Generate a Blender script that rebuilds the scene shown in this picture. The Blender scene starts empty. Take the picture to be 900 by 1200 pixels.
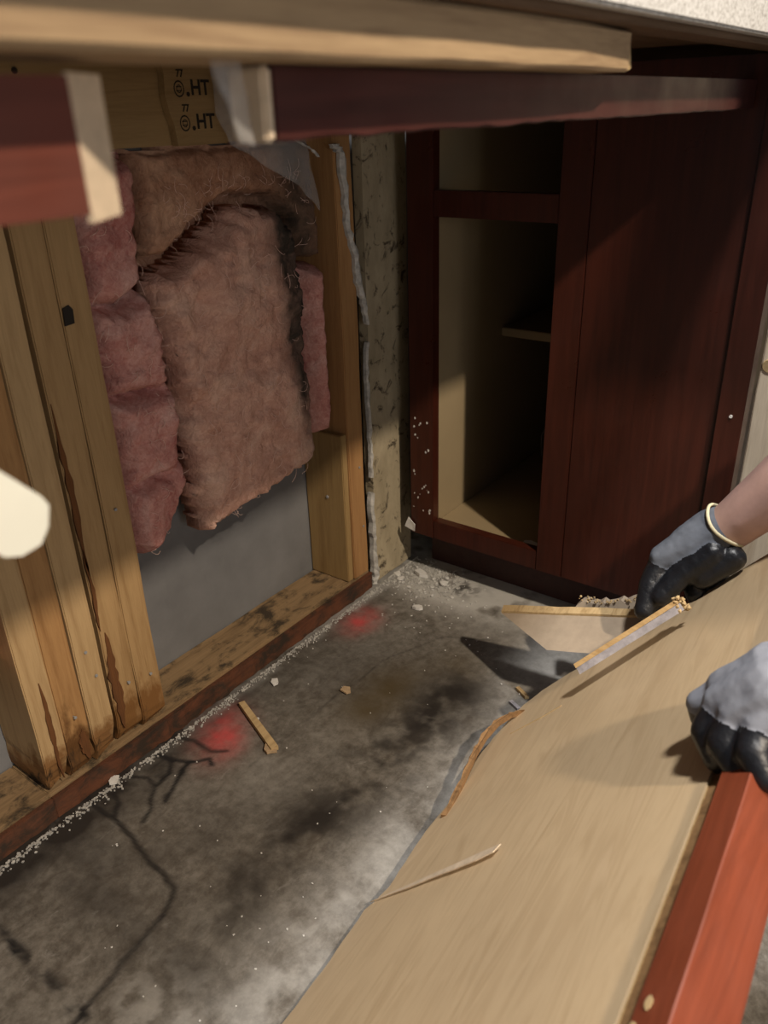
import bpy, bmesh, math, random
import numpy as np
from mathutils import Vector, Matrix, noise
random.seed(7)
R = math.radians
S = bpy.context.scene
C = S.collection

# ------------------------------------------------------------------ camera
yaw, pitch, roll, F = R(-36.835), R(26.461), R(1.737), 949.7
fw = Vector((math.sin(yaw)*math.cos(pitch), math.cos(yaw)*math.cos(pitch), -math.sin(pitch)))
r0 = Vector((math.cos(yaw), -math.sin(yaw), 0)); d0 = fw.cross(r0)
rt = math.cos(roll)*r0 + math.sin(roll)*d0; dn = -math.sin(roll)*r0 + math.cos(roll)*d0
cd = bpy.data.cameras.new('camera'); cam = bpy.data.objects.new('camera', cd); C.objects.link(cam)
cam.matrix_world = Matrix(((rt.x, -dn.x, -fw.x, 0), (rt.y, -dn.y, -fw.y, 0), (rt.z, -dn.z, -fw.z, 0.80), (0, 0, 0, 1)))
cd.sensor_fit = 'VERTICAL'; cd.sensor_height = 36; cd.lens = F/1200*36; cd.clip_start = 0.01
cd.dof.use_dof = True; cd.dof.focus_distance = 1.12; cd.dof.aperture_fstop = (cd.lens/1000)/0.0042
S.camera = cam
# ------------------------------------------------------------------ world, lamps, exposure
w = bpy.data.worlds.new('room_light'); S.world = w; w.use_nodes = True
w.node_tree.nodes['Background'].inputs[0].default_value = (0.92, 0.93, 1.0, 1)
w.node_tree.nodes['Background'].inputs[1].default_value = 0.13
def lamp(name, loc, target, size, power, col):
    l = bpy.data.lights.new(name, 'AREA'); l.shape = 'DISK'; l.size = size; l.energy = power; l.color = col
    o = bpy.data.objects.new(name, l); C.objects.link(o); o.location = loc
    o.rotation_euler = (Vector(target)-Vector(loc)).to_track_quat('-Z', 'Y').to_euler(); return o
lamp('work_lamp', (1.25, 0.15, 2.235), (-0.5, 0.8, 0.2), 0.10, 62, (1.0, 0.84, 0.66))
lamp('ceiling_lamp', (0.215, 0.60, 2.40), (0.1, 0.65, 0), 0.20, 52, (1.0, 0.97, 0.94))
lamp('fill_lamp', (2.3, -0.5, 0.85), (-0.6, 0.7, 0.4), 1.1, 14, (1.0, 0.97, 0.95))  # added soft fill lamp out of view, brightens the wall bay and insulation
S.view_settings.view_transform = 'Standard'; S.view_settings.look = 'None'
S.view_settings.gamma = 1; S.view_settings.use_curve_mapping = False
S.view_settings.exposure = 0.0

# ------------------------------------------------------------------ materials
def mat(name, rough=0.7, spec=0.3):
    m = bpy.data.materials.new(name); m.use_nodes = True
    b = m.node_tree.nodes['Principled BSDF']
    b.inputs['Roughness'].default_value = rough; b.inputs['Specular IOR Level'].default_value = spec
    return m, m.node_tree, b
def coords(nt, scale=(1, 1, 1), rot=(0, 0, 0)):
    tc = nt.nodes.new('ShaderNodeTexCoord'); mp = nt.nodes.new('ShaderNodeMapping')
    mp.inputs['Scale'].default_value = scale; mp.inputs['Rotation'].default_value = rot
    nt.links.new(tc.outputs['Object'], mp.inputs[0]); return mp.outputs[0]
def nz(nt, vec, scale, detail=4, rough=0.6, dist=0):
    n = nt.nodes.new('ShaderNodeTexNoise'); n.inputs['Scale'].default_value = scale
    n.inputs['Detail'].default_value = detail; n.inputs['Roughness'].default_value = rough
    n.inputs['Distortion'].default_value = dist
    nt.links.new(vec, n.inputs['Vector']); return n.outputs['Fac']
def ramp(nt, fac, stops):
    r = nt.nodes.new('ShaderNodeValToRGB'); e = r.color_ramp.elements
    while len(e) < len(stops): e.new(0.5)
    for i, (p, c) in enumerate(stops):
        e[i].position = p; e[i].color = (*c, 1) if len(c) == 3 else c
    nt.links.new(fac, r.inputs[0]); return r.outputs['Color']
def mix(nt, fac, a, b, mode='MIX'):
    m = nt.nodes.new('ShaderNodeMix'); m.data_type = 'RGBA'; m.blend_type = mode
    for s, v in ((0, fac), (6, a), (7, b)):
        if hasattr(v, 'links') or hasattr(v, 'is_linked'): nt.links.new(v, m.inputs[s])
        elif s == 0: m.inputs[0].default_value = v
        else: m.inputs[s].default_value = (*v, 1)
    return m.outputs[2]
def math_(nt, op, a, b=0.0, clamp=False):
    m = nt.nodes.new('ShaderNodeMath'); m.operation = op; m.use_clamp = clamp
    for i, v in enumerate((a, b)):
        if hasattr(v, 'is_linked'): nt.links.new(v, m.inputs[i])
        else: m.inputs[i].default_value = v
    return m.outputs[0]
def bump(nt, b, h, strength=0.3, dist=0.002):
    n = nt.nodes.new('ShaderNodeBump'); n.inputs['Strength'].default_value = strength
    n.inputs['Distance'].default_value = dist
    nt.links.new(h, n.inputs['Height']); nt.links.new(n.outputs[0], b.inputs['Normal'])

def wood(name, base, dark, axis='z', stain=None, sheight=0.0, rough=0.65, moldy=0.0, seed=0.0, thr=(0.42, 0.62)):
    """pine; grain runs along axis; stain = colour of a water stain rising to sheight above the object's foot"""
    m, nt, b = mat(name, rough, 0.25)
    st = {'z': (9, 9, 0.6), 'y': (9, 0.6, 9), 'x': (0.6, 9, 9)}[axis]
    v = coords(nt, st)
    g = nz(nt, v, 9, 5, 0.65, 0.6)
    g2 = nz(nt, v, 60, 3, 0.6)
    c = ramp(nt, g, [(0.30, dark), (0.52, base), (0.75, tuple(min(1, x*1.15) for x in base))])
    c = mix(nt, 0.25, c, ramp(nt, g2, [(0.35, dark), (0.65, base)]))
    big = nz(nt, coords(nt), 7+seed, 3, 0.5)
    c = mix(nt, math_(nt, 'MULTIPLY', big, 0.35), c, tuple(x*0.7 for x in base))
    if stain:
        sx = nt.nodes.new('ShaderNodeSeparateXYZ'); nt.links.new(coords(nt), sx.inputs[0])
        n2 = nz(nt, coords(nt, (1, 1, 0.5)), 22+seed, 5, 0.65, 0.4)
        h = math_(nt, 'MULTIPLY', sx.outputs[2], -1.0/sheight)
        k = math_(nt, 'ADD', math_(nt, 'MULTIPLY', n2, 1.3), h)
        f = ramp(nt, k, [(0.28, (0, 0, 0)), (0.50, (1, 1, 1))])
        c = mix(nt, f, c, stain)
        f2 = ramp(nt, k, [(0.62, (0, 0, 0)), (0.74, (1, 1, 1))])
        c = mix(nt, f2, c, (0.035, 0.022, 0.012))
    if moldy:
        n3 = nz(nt, coords(nt, (1, 0.55, 1)), 26+seed, 6, 0.72, 0.3)
        f = ramp(nt, n3, [(thr[0], (0, 0, 0)), (thr[1], (moldy, moldy, moldy))])
        c = mix(nt, f, c, (0.03, 0.024, 0.018))
    nt.links.new(c, b.inputs['Base Color']); bump(nt, b, g2, 0.25, 0.001)
    return m
PINE = (0.42, 0.27, 0.125); PINED = (0.27, 0.155, 0.062)
M = {}
M['stud'] = wood('pine_stud', PINE, PINED, 'z', (0.20, 0.095, 0.03), 0.22)
M['stud_warm'] = wood('orange_pine', (0.42, 0.235, 0.095), (0.25, 0.12, 0.042), 'z', (0.13, 0.06, 0.02), 0.30, seed=3)
M['stud_pale'] = wood('pale_pine', (0.50, 0.34, 0.17), (0.33, 0.20, 0.09), 'z', (0.22, 0.11, 0.04), 0.16, seed=5)
M['stud_far'] = wood('far_pine', (0.40, 0.22, 0.09), (0.25, 0.12, 0.045), 'z', seed=1)
M['block'] = wood('pine_block', (0.34, 0.225, 0.095), (0.22, 0.13, 0.05), 'z', seed=2)
M['header'] = wood('header_pine', (0.36, 0.24, 0.11), (0.24, 0.15, 0.06), 'y')
M['counter_pine'] = wood('counter_pine', (0.42, 0.30, 0.175), (0.22, 0.14, 0.08), 'y', seed=2)
M['post'] = wood('white_pine', (0.82, 0.70, 0.53), (0.58, 0.44, 0.29), 'z', seed=4)
M['plate'] = wood('mouldy_plate', (0.30, 0.20, 0.105), (0.13, 0.08, 0.04), 'y', moldy=0.9, thr=(0.50, 0.62))
M['plate_edge'] = wood('wet_plate_edge', (0.135, 0.052, 0.027), (0.06, 0.024, 0.013), 'y', moldy=0.9, seed=6, thr=(0.44, 0.62))
M['ply'] = wood('dark_ply', (0.16, 0.10, 0.06), (0.09, 0.055, 0.03), 'y')
M['torn'] = wood('torn_wood', (0.55, 0.40, 0.21), (0.30, 0.19, 0.08), 'y', seed=2, rough=0.9)
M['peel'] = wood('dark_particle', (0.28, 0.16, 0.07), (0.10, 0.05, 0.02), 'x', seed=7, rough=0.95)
M['particle'] = wood('particle_core', (0.50, 0.33, 0.15), (0.28, 0.16, 0.06), 'x', seed=8, rough=0.95)

def cherry(name, base, axis='z', rough=0.33):
    m, nt, b = mat(name, rough, 0.5)
    v = coords(nt, {'z': (7, 7, 0.5), 'y': (7, 0.5, 7)}[axis])
    g = nz(nt, v, 14, 4, 0.6, 0.5)
    c = ramp(nt, g, [(0.3, tuple(x*0.68 for x in base)), (0.6, base), (0.8, tuple(x*1.15 for x in base))])
    nt.links.new(c, b.inputs['Base Color'])
    nt.links.new(ramp(nt, nz(nt, coords(nt), 20, 4), [(0.3, (rough-0.06,)*3), (0.7, (rough+0.12,)*3)]), b.inputs['Roughness'])
    return m
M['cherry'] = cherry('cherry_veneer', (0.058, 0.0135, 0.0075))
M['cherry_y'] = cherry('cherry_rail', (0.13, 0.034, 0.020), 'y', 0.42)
M['cherry_long'] = cherry('cherry_long_rail', (0.070, 0.020, 0.016), 'y', 0.38)  # darker copy of the rail cherry, its shade put into the colour
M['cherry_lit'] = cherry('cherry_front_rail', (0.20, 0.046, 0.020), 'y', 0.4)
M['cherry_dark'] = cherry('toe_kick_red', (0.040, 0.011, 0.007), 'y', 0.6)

def plainm(name, col, rough=0.8, var=0.25, scale=30, spec=0.25, b_=0.2):
    m, nt, b = mat(name, rough, spec)
    n = nz(nt, coords(nt), scale, 5, 0.65)
    nt.links.new(ramp(nt, n, [(0.3, tuple(x*(1-var) for x in col)), (0.7, tuple(min(1, x*(1+var)) for x in col))]), b.inputs['Base Color'])
    if b_: bump(nt, b, n, b_, 0.002)
    return m
M['grey'] = plainm('grey_sheathing', (0.17, 0.17, 0.172), 0.75, 0.16, 9, b_=0.05)
M['beige_in'] = plainm('beige_interior', (0.33, 0.255, 0.15), 0.5, 0.06, 6, b_=0)
M['white'] = plainm('white_vinyl', (0.80, 0.80, 0.70), 0.6, 0.04, 12)
M['cream_wood'] = plainm('raw_end_grain', (0.62, 0.50, 0.36), 0.8, 0.15, 90)
M['mud'] = plainm('drywall_mud', (0.46, 0.45, 0.42), 0.9, 0.35, 90, b_=0.6)
M['chip'] = plainm('white_chip', (0.66, 0.65, 0.62), 0.9, 0.15, 100)
M['tanchip'] = plainm('tan_chip', (0.42, 0.30, 0.18), 0.9, 0.2, 100)
M['gray_lam'] = plainm('grey_laminate', (0.30, 0.28, 0.29), 0.5, 0.35, 60)
M['metal'] = plainm('nail_metal', (0.30, 0.30, 0.30), 0.4, 0.1, 50)
M['ink'] = plainm('stamp_ink', (0.025, 0.020, 0.016), 0.8, 0.2, 60, b_=0)
M['wire'] = plainm('dusty_wire', (0.20, 0.18, 0.15), 0.6, 0.2, 40)
M['skin'] = plainm('skin', (0.56, 0.36, 0.31), 0.55, 0.10, 28, 0.35, 0.1)
M['cuff'] = plainm('cream_cuff', (0.66, 0.60, 0.40), 0.85, 0.1, 200)
M['knit'] = plainm('grey_knit', (0.30, 0.315, 0.36), 0.9, 0.07, 60, b_=0.2)
M['knit_shaded'] = plainm('shaded_grey_knit', (0.125, 0.14, 0.17), 0.9, 0.12, 60, b_=0.3)  # darker copy of the grey knit; the far hand's shade is in the colour
M['rubber'] = plainm('black_nitrile', (0.010, 0.011, 0.014), 0.36, 0.2, 120, 0.5, 0.5)
M['shirt'] = plainm('dark_shirt', (0.05, 0.06, 0.09), 0.95, 0.15, 40)
M['jeans'] = plainm('blue_jeans', (0.05, 0.08, 0.15), 0.95, 0.15, 60)
M['hair'] = plainm('brown_hair', (0.05, 0.03, 0.02), 0.8, 0.3, 120)
M['boot'] = plainm('boot_leather', (0.10, 0.06, 0.03), 0.7, 0.2, 40)
# countertop: speckled
m, nt, b = mat('speckled_top', 0.5); n = nz(nt, coords(nt), 330, 3, 0.8)
nt.links.new(ramp(nt, n, [(0.36, (0.22, 0.20, 0.18)), (0.47, (0.50, 0.49, 0.46)), (0.6, (0.60, 0.59, 0.57))]), b.inputs['Base Color']); M['top'] = m
# mouldy old wallboard
m, nt, b = mat('old_wallboard', 0.9, 0.1)
c = ramp(nt, nz(nt, coords(nt, (1, 1, 0.4)), 16, 5, 0.7), [(0.3, (0.27, 0.225, 0.145)), (0.7, (0.47, 0.40, 0.275))])
f = ramp(nt, nz(nt, coords(nt), 34, 6, 0.75, 0.6), [(0.55, (0, 0, 0)), (0.64, (0.9, 0.9, 0.9))])
c = mix(nt, f, c, (0.045, 0.032, 0.022)); nt.links.new(c, b.inputs['Base Color'])
bump(nt, b, nz(nt, coords(nt), 90, 5, 0.7), 0.5, 0.002); M['wallboard'] = m
# laminate of the torn-out cabinet floor
m, nt, b = mat('maple_laminate', 0.36, 0.45)
v = coords(nt, (8, 0.8, 8)); g = nz(nt, v, 5, 4, 0.55, 1.4)
c = ramp(nt, g, [(0.30, (0.50, 0.365, 0.215)), (0.5, (0.60, 0.455, 0.28)), (0.62, (0.54, 0.40, 0.24)), (0.8, (0.65, 0.50, 0.32))])
c = mix(nt, ramp(nt, nz(nt, coords(nt), 5, 4, 0.6), [(0.4, (0, 0, 0)), (0.75, (0.35, 0.35, 0.35))]), c, (0.36, 0.26, 0.16))
nt.links.new(c, b.inputs['Base Color']); bump(nt, b, nz(nt, v, 30, 3), 0.05, 0.001); M['maple'] = m
# fibreglass
def fluff(name, a, b2, c2, mold=0.0):
    m, nt, b = mat(name, 0.95, 0.05)
    v = coords(nt); n1 = nz(nt, v, 11, 6, 0.62, 0.8); n2 = nz(nt, v, 120, 5, 0.7, 1.5); n3 = nz(nt, v, 24, 4, 0.6, 1.0)
    c = ramp(nt, n1, [(0.34, a), (0.5, b2), (0.66, c2)])
    c = mix(nt, 0.30, c, ramp(nt, n2, [(0.35, a), (0.65, tuple(min(1, x*1.25) for x in c2))]))
    if mold:
        at = nt.nodes.new('ShaderNodeAttribute'); at.attribute_name = 'soot'
        f = math_(nt, 'MULTIPLY', at.outputs['Fac'], math_(nt, 'ADD', n3, 0.45), True)
        c = mix(nt, f, c, (0.05, 0.04, 0.032))
    nt.links.new(c, b.inputs['Base Color'])
    h = math_(nt, 'ADD', math_(nt, 'MULTIPLY', n2, 0.35), n3)
    bump(nt, b, h, 0.9, 0.007)
    b.inputs['Subsurface Weight'].default_value = 0.0
    return m
M['pink_roll'] = fluff('pink_fibreglass', (0.38, 0.115, 0.10), (0.56, 0.26, 0.215), (0.70, 0.46, 0.40))
M['tan_batt'] = fluff('dusty_pink_fibreglass', (0.40, 0.19, 0.135), (0.60, 0.34, 0.255), (0.72, 0.48, 0.37), 1)
M['brown_fluff'] = fluff('brown_fibreglass', (0.24, 0.11, 0.065), (0.40, 0.21, 0.13), (0.54, 0.33, 0.22), 1)
# clear film
m, nt, b = mat('clear_film', 0.25, 0.5)
b.inputs['Base Color'].default_value = (0.75, 0.75, 0.74, 1); b.inputs['Alpha'].default_value = 0.17
M['film'] = m
# concrete, stains read from the mesh
m, nt, b = mat('stained_concrete', 0.75, 0.3)
v = coords(nt); n1 = nz(nt, v, 9, 8, 0.68, 0.6); n2 = nz(nt, v, 60, 6, 0.75); n3 = nz(nt, v, 3.0, 4, 0.6)
c = ramp(nt, n1, [(0.30, (0.085, 0.075, 0.062)), (0.48, (0.155, 0.140, 0.118)), (0.62, (0.21, 0.195, 0.17)), (0.78, (0.31, 0.295, 0.265))])
n5 = nz(nt, coords(nt, (1.6, 0.8, 1)), 24, 7, 0.72, 1.2)
c = mix(nt, 0.34, c, ramp(nt, n2, [(0.38, (0.055, 0.048, 0.04)), (0.62, (0.33, 0.31, 0.275))]))
c = mix(nt, ramp(nt, n5, [(0.50, (0, 0, 0)), (0.68, (0.6, 0.6, 0.6))]), c, (0.075, 0.060, 0.045))
c = mix(nt, ramp(nt, n5, [(0.28, (0.5, 0.5, 0.5)), (0.40, (0, 0, 0))]), c, (0.36, 0.345, 0.32))
def attr(nm):
    at = nt.nodes.new('ShaderNodeAttribute'); at.attribute_name = nm; return at.outputs['Fac']
def amt(nm, noise_, k=1.0, lo=0.55):
    return math_(nt, 'MULTIPLY', math_(nt, 'MULTIPLY', attr(nm), math_(nt, 'ADD', noise_, lo)), k, True)
c = mix(nt, amt('pale', n2), c, (0.46, 0.45, 0.42))
c = mix(nt, amt('ochre', n1), c, (0.10, 0.072, 0.032))
c = mix(nt, amt('dark', n1, 1.1, 0.45), c, (0.028, 0.024, 0.021))
c = mix(nt, amt('red', n2, 0.80, 0.40), c, (0.60, 0.06, 0.065))
c = mix(nt, amt('black', n1, 1.25, 0.25), c, (0.016, 0.015, 0.015))
nt.links.new(c, b.inputs['Base Color'])
nt.links.new(ramp(nt, n1, [(0.3, (0.42,)*3), (0.7, (0.85,)*3)]), b.inputs['Roughness'])
bump(nt, b, math_(nt, 'ADD', n1, math_(nt, 'MULTIPLY', n2, 0.3)), 0.35, 0.004); M['concrete'] = m

# ------------------------------------------------------------------ helpers
def base_of(o):
    v = Vector((0, 0, 0))
    while o is not None: v += o.location; o = o.parent
    return v
def link(name, me, m, parent=None):
    """mesh given in world coordinates; its origin goes to its own foot"""
    co = np.zeros(len(me.vertices)*3); me.vertices.foreach_get('co', co); co = co.reshape(-1, 3)
    foot = Vector(((co[:, 0].min()+co[:, 0].max())/2, (co[:, 1].min()+co[:, 1].max())/2, co[:, 2].min()))
    me.transform(Matrix.Translation(-foot)); me.update()
    o = bpy.data.objects.new(name, me); C.objects.link(o); me.name = name
    if m is not None and not me.materials: me.materials.append(m)
    if parent is not None:
        o.parent = parent; o.location = foot-base_of(parent)
    else: o.location = foot
    return o
def obj(name, bm, m, parent=None, smooth=False):
    me = bpy.data.meshes.new(name); bmesh.ops.recalc_face_normals(bm, faces=bm.faces[:]); bm.to_mesh(me); bm.free()
    if smooth:
        for p in me.polygons: p.use_smooth = True
    return link(name, me, m, parent)
def tag(o, label=None, cat=None, group=None, kind=None):
    if label: o['label'] = label
    if cat: o['category'] = cat
    if group: o['group'] = group
    if kind: o['kind'] = kind
    return o
def thing(name, label, cat, loc, group=None):
    o = bpy.data.objects.new(name, None); C.objects.link(o); o.location = loc; o.empty_display_size = 0.05
    return tag(o, label, cat, group)
def box(bm, x0, x1, y0, y1, z0, z1, bev=0.0):
    t = bmesh.new(); bmesh.ops.create_cube(t, size=1)
    bmesh.ops.scale(t, vec=(x1-x0, y1-y0, z1-z0), verts=t.verts)
    bmesh.ops.translate(t, vec=((x0+x1)/2, (y0+y1)/2, (z0+z1)/2), verts=t.verts)
    if bev: bmesh.ops.bevel(t, geom=t.edges[:], offset=bev, segments=2, affect='EDGES')
    me = bpy.data.meshes.new('t'); t.to_mesh(me); t.free(); bm.from_mesh(me); bpy.data.meshes.remove(me)
def boxo(name, m, dims, parent=None, bev=0.0015):
    bm = bmesh.new(); box(bm, *dims, bev); return obj(name, bm, m, parent)
def prism(bm, pts, vec):
    """closed prism from a loop of 3D points extruded by vec"""
    a = [bm.verts.new(p) for p in pts]; b_ = [bm.verts.new(Vector(p)+Vector(vec)) for p in pts]
    bm.faces.new(a); bm.faces.new(b_[::-1]); n = len(pts)
    for i in range(n): bm.faces.new((a[i], b_[i], b_[(i+1) % n], a[(i+1) % n]))
def tube(bm, pts, r, seg=8):
    pts = [Vector(p) for p in pts]; rings = []
    for i, p in enumerate(pts):
        d = (pts[min(i+1, len(pts)-1)]-pts[max(i-1, 0)]).normalized()
        a = d.orthogonal().normalized() if i == 0 else (rings[-1][1]-d*rings[-1][1].dot(d)).normalized()
        bb = d.cross(a); rr = r[i] if isinstance(r, (list, tuple)) else r
        rings.append(([bm.verts.new(p+rr*(math.cos(t)*a+math.sin(t)*bb)) for t in [2*math.pi*k/seg for k in range(seg)]], a))
    for (u, _), (v, _) in zip(rings, rings[1:]):
        for k in range(seg): bm.faces.new((u[k], u[(k+1) % seg], v[(k+1) % seg], v[k]))
    bm.faces.new(rings[0][0][::-1]); bm.faces.new(rings[-1][0])
def jag(a, b_, n, amp, rnd=random):
    a, b_ = Vector(a), Vector(b_); d = (b_-a); s = Vector((-d.y, d.x, 0)).normalized() if d.length else Vector()
    return [a+d*(i/n)+s*rnd.uniform(-amp, amp) for i in range(1, n)]
def rough_stick(name, m, y0, y1, x0, x1, z0, z1, axis='z', parent=None, rot=None, amp=0.0012, foot=None, seed=0):
    """a length of lumber with softly rounded edges and slightly uneven faces; foot = how far the lower end is eaten away"""
    bm = bmesh.new(); box(bm, x0, x1, y0, y1, z0, z1, 0.0014)
    L = (z1-z0) if axis == 'z' else (y1-y0); n = max(4, int(L/0.012)); a = 2 if axis == 'z' else 1
    for i in range(1, n):
        co = [0, 0, 0]; co[a] = (z0 if a == 2 else y0)+L*i/n; no = [0, 0, 0]; no[a] = 1
        bmesh.ops.bisect_plane(bm, geom=bm.verts[:]+bm.edges[:]+bm.faces[:], plane_co=co, plane_no=no)
    for v in bm.verts:
        k = noise.noise(v.co*9+Vector((seed, seed*2, 0)))
        v.co.x += k*amp; v.co.y += noise.noise(v.co*7+Vector((0, seed, 5)))*amp*0.7
        if foot and v.co.z-z0 < foot:
            f = 1-(v.co.z-z0)/foot
            v.co.x -= f*f*0.018*(0.5+noise.noise(v.co*30+Vector((seed, 0, 0))))
            v.co.y += f*noise.noise(v.co*45+Vector((seed, 3, 0)))*0.007
    if rot: bmesh.ops.rotate(bm, cent=Vector(((x0+x1)/2, (y0+y1)/2, z0)), matrix=rot, verts=bm.verts)
    return obj(name, bm, m, parent)

# ------------------------------------------------------------------ floor (concrete, stains as vertex attributes)
def seg_dist(X, Y, pts):
    D = np.full(X.shape, 9.0)
    for (ax, ay), (bx, by) in zip(pts, pts[1:]):
        dx, dy = bx-ax, by-ay; t = np.clip(((X-ax)*dx+(Y-ay)*dy)/(dx*dx+dy*dy+1e-12), 0, 1)
        D = np.minimum(D, np.hypot(X-ax-t*dx, Y-ay-t*dy))
    return D
def fbm(X, Y, s, seed=0, oct_=4):
    rs = np.random.RandomState(seed); out = np.zeros(X.shape); a = 1; tot = 0
    for o in range(oct_):
        G = rs.rand(64, 64); u = (X*s) % 63; v = (Y*s) % 63; i = np.minimum(np.floor(u).astype(int), 62); j = np.minimum(np.floor(v).astype(int), 62)
        fu = u-i; fv = v-j; fu = fu*fu*(3-2*fu); fv = fv*fv*(3-2*fv)
        out += a*(G[i, j]*(1-fu)*(1-fv)+G[i+1, j]*fu*(1-fv)+G[i, j+1]*(1-fu)*fv+G[i+1, j+1]*fu*fv)
        tot += a; a *= 0.55; s *= 2.1
    return out/tot
st = 0.0035; xs = np.concatenate([[-3.0, -1.5], np.arange(-0.90, -0.30, st), np.arange(-0.30, 0.2, 0.05), [0.6, 1.5, 3.2]])
ys = np.concatenate([[-2.5, -1.0], np.arange(0.0, 0.15, 0.03), np.arange(0.15, 1.24, st), [1.4, 2.0, 3.2]])
X, Y = np.meshgrid(xs, ys, indexing='ij'); nx, ny = X.shape
Z = (fbm(X, Y, 30, 3)-0.5)*0.0016
me = bpy.data.meshes.new('floor')
idx = np.arange(nx*ny).reshape(nx, ny)
faces = np.stack([idx[:-1, :-1], idx[1:, :-1], idx[1:, 1:], idx[:-1, 1:]], -1).reshape(-1, 4)
me.from_pydata(np.stack([X, Y, Z], -1).reshape(-1, 3).tolist(), [], faces.tolist())
n1 = fbm(X, Y, 9, 1); n2 = fbm(X, Y, 26, 2); n3 = fbm(X, Y, 70, 5)
gs = lambda cx, cy, sx, sy, a=0: np.exp(-((((X-cx)*math.cos(a)+(Y-cy)*math.sin(a))/sx)**2+((-(X-cx)*math.sin(a)+(Y-cy)*math.cos(a))/sy)**2))
sm = lambda a, b_, x: np.clip((x-a)/(b_-a), 0, 1)**2*(3-2*np.clip((x-a)/(b_-a), 0, 1))
dark = 0.75*sm(0.12, 0.0, np.abs(X+0.80+0.02*n1))*sm(0.9, 0.35, Y)*(0.4+n2) + 0.5*sm(0.07, 0.0, np.abs(X+0.79))*(0.3+n2)
dark += 0.75*gs(-0.51, 0.70, 0.05, 0.22)*sm(0.35, 0.6, n2) + 0.5*gs(-0.53, 0.47, 0.05, 0.16)*n2*1.5 + 0.55*gs(-0.50, 0.83, 0.06, 0.07)
dark += 0.40*gs(-0.68, 0.80, 0.10, 0.12)+0.35*gs(-0.62, 0.45, 0.12, 0.10)*(n2*1.6) + 0.45*gs(-0.70, 0.33, 0.08, 0.07)*(n2*1.7)
dark += 0.45*gs(-0.60, 0.30, 0.10, 0.03)*n2 + 0.9*gs(-0.67, 1.11, 0.05, 0.03)*sm(0.5, 0.65, n3) + 0.4*gs(-0.5, 0.3, 0.06, 0.08)*n2
blk = sm(0.0062, 0.0006, seg_dist(X, Y+0.012*(n2-0.5), [(-0.80, 0.395), (-0.776, 0.389), (-0.735, 0.39), (-0.68, 0.381), (-0.63, 0.372), (-0.593, 0.367), (-0.585, 0.355), (-0.575, 0.332)]))*sm(0.30, 0.48, n2+0.12)
blk += 0.85*sm(0.0062, 0.0006, seg_dist(X+0.012*(n2-0.5), Y, [(-0.575, 0.332), (-0.567, 0.28), (-0.559, 0.231), (-0.552, 0.19)]))*sm(0.3, 0.5, n2+0.1)
blk += sm(0.011, 0.003, seg_dist(X, Y+0.02*(n2-0.5), [(-0.74, 0.217), (-0.66, 0.218), (-0.611, 0.217), (-0.552, 0.215)]))*sm(0.42, 0.60, n2)
for pl in ([(-0.785, 0.50), (-0.76, 0.505), (-0.735, 0.515), (-0.715, 0.535), (-0.70, 0.53)], [(-0.735, 0.515), (-0.722, 0.49), (-0.712, 0.472), (-0.705, 0.45)],
           [(-0.785, 0.455), (-0.76, 0.462), (-0.735, 0.455), (-0.712, 0.43), (-0.705, 0.41)], [(-0.76, 0.505), (-0.74, 0.485), (-0.735, 0.46)],
           [(-0.79, 0.54), (-0.765, 0.548), (-0.73, 0.545), (-0.705, 0.56)], [(-0.77, 0.42), (-0.75, 0.41), (-0.74, 0.395)]):
    blk += sm(0.0062, 0.0006, seg_dist(X+0.020*(n2-0.5), Y+0.020*(n1-0.5), pl))*(0.35+n1)
blk += 0.55*gs(-0.765, 0.49, 0.03, 0.06)*sm(0.42, 0.6, n2)
dark += 0.35*sm(0.003, 0.0, seg_dist(X+0.006*(n3-0.5), Y, [(-0.66, 0.55), (-0.655, 0.70), (-0.645, 0.86), (-0.60, 0.96), (-0.52, 1.0)]))
red = 1.1*gs(-0.735, 0.580, 0.030, 0.044, 0.5)*(0.25+1.2*n3)*(0.5+n2) + 1.1*gs(-0.747, 0.918, 0.026, 0.036)*(0.25+1.2*n3)*(0.5+n2)
pale = 1.0*sm(0.022, 0.006, np.abs(X+0.787+0.004*(n3-0.5)))*sm(0.30, 0.52, n2)*sm(0.2, 0.35, Y)
pale += 1.0*sm(0.40, 0.55, n2+0.10)*gs(-0.70, 1.09, 0.10, 0.05) + 0.8*gs(-0.77, 1.10, 0.03, 0.05)*sm(0.3, 0.5, n3)
pale += 0.55*gs(-0.50, 0.26, 0.05, 0.05)*sm(0.45, 0.62, n3) + 0.40*gs(-0.55, 1.10, 0.14, 0.05)*n2 + 0.45*gs(-0.42, 0.45, 0.045, 0.35)*sm(0.3, 0.7, n2)
pale += 1.0*sm(0.16, 0.0, np.abs(Y-1.17+0.5*(X+0.78)*0.3))*sm(-0.35, -0.6, X)*sm(0.25, 0.6, n2+0.1)+0.55*gs(-0.42, 0.98, 0.07, 0.08)+ 0.22*gs(-0.62, 0.56, 0.05, 0.06)*n2*1.8
ochre = 0.85*gs(-0.60, 0.775, 0.045, 0.075)*(0.5+n2) + 0.4*gs(-0.54, 0.90, 0.04, 0.05)
for nm, a in (('dark', dark), ('black', blk), ('red', red), ('pale', pale), ('ochre', ochre)):
    at = me.attributes.new(nm, 'FLOAT', 'POINT'); at.data.foreach_set('value', np.clip(a, 0, 1).astype(np.float32).ravel())
for p in me.polygons: p.use_smooth = True
fl = bpy.data.objects.new('floor', me); C.objects.link(fl); me.materials.append(M['concrete']); fl['kind'] = 'structure'

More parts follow.
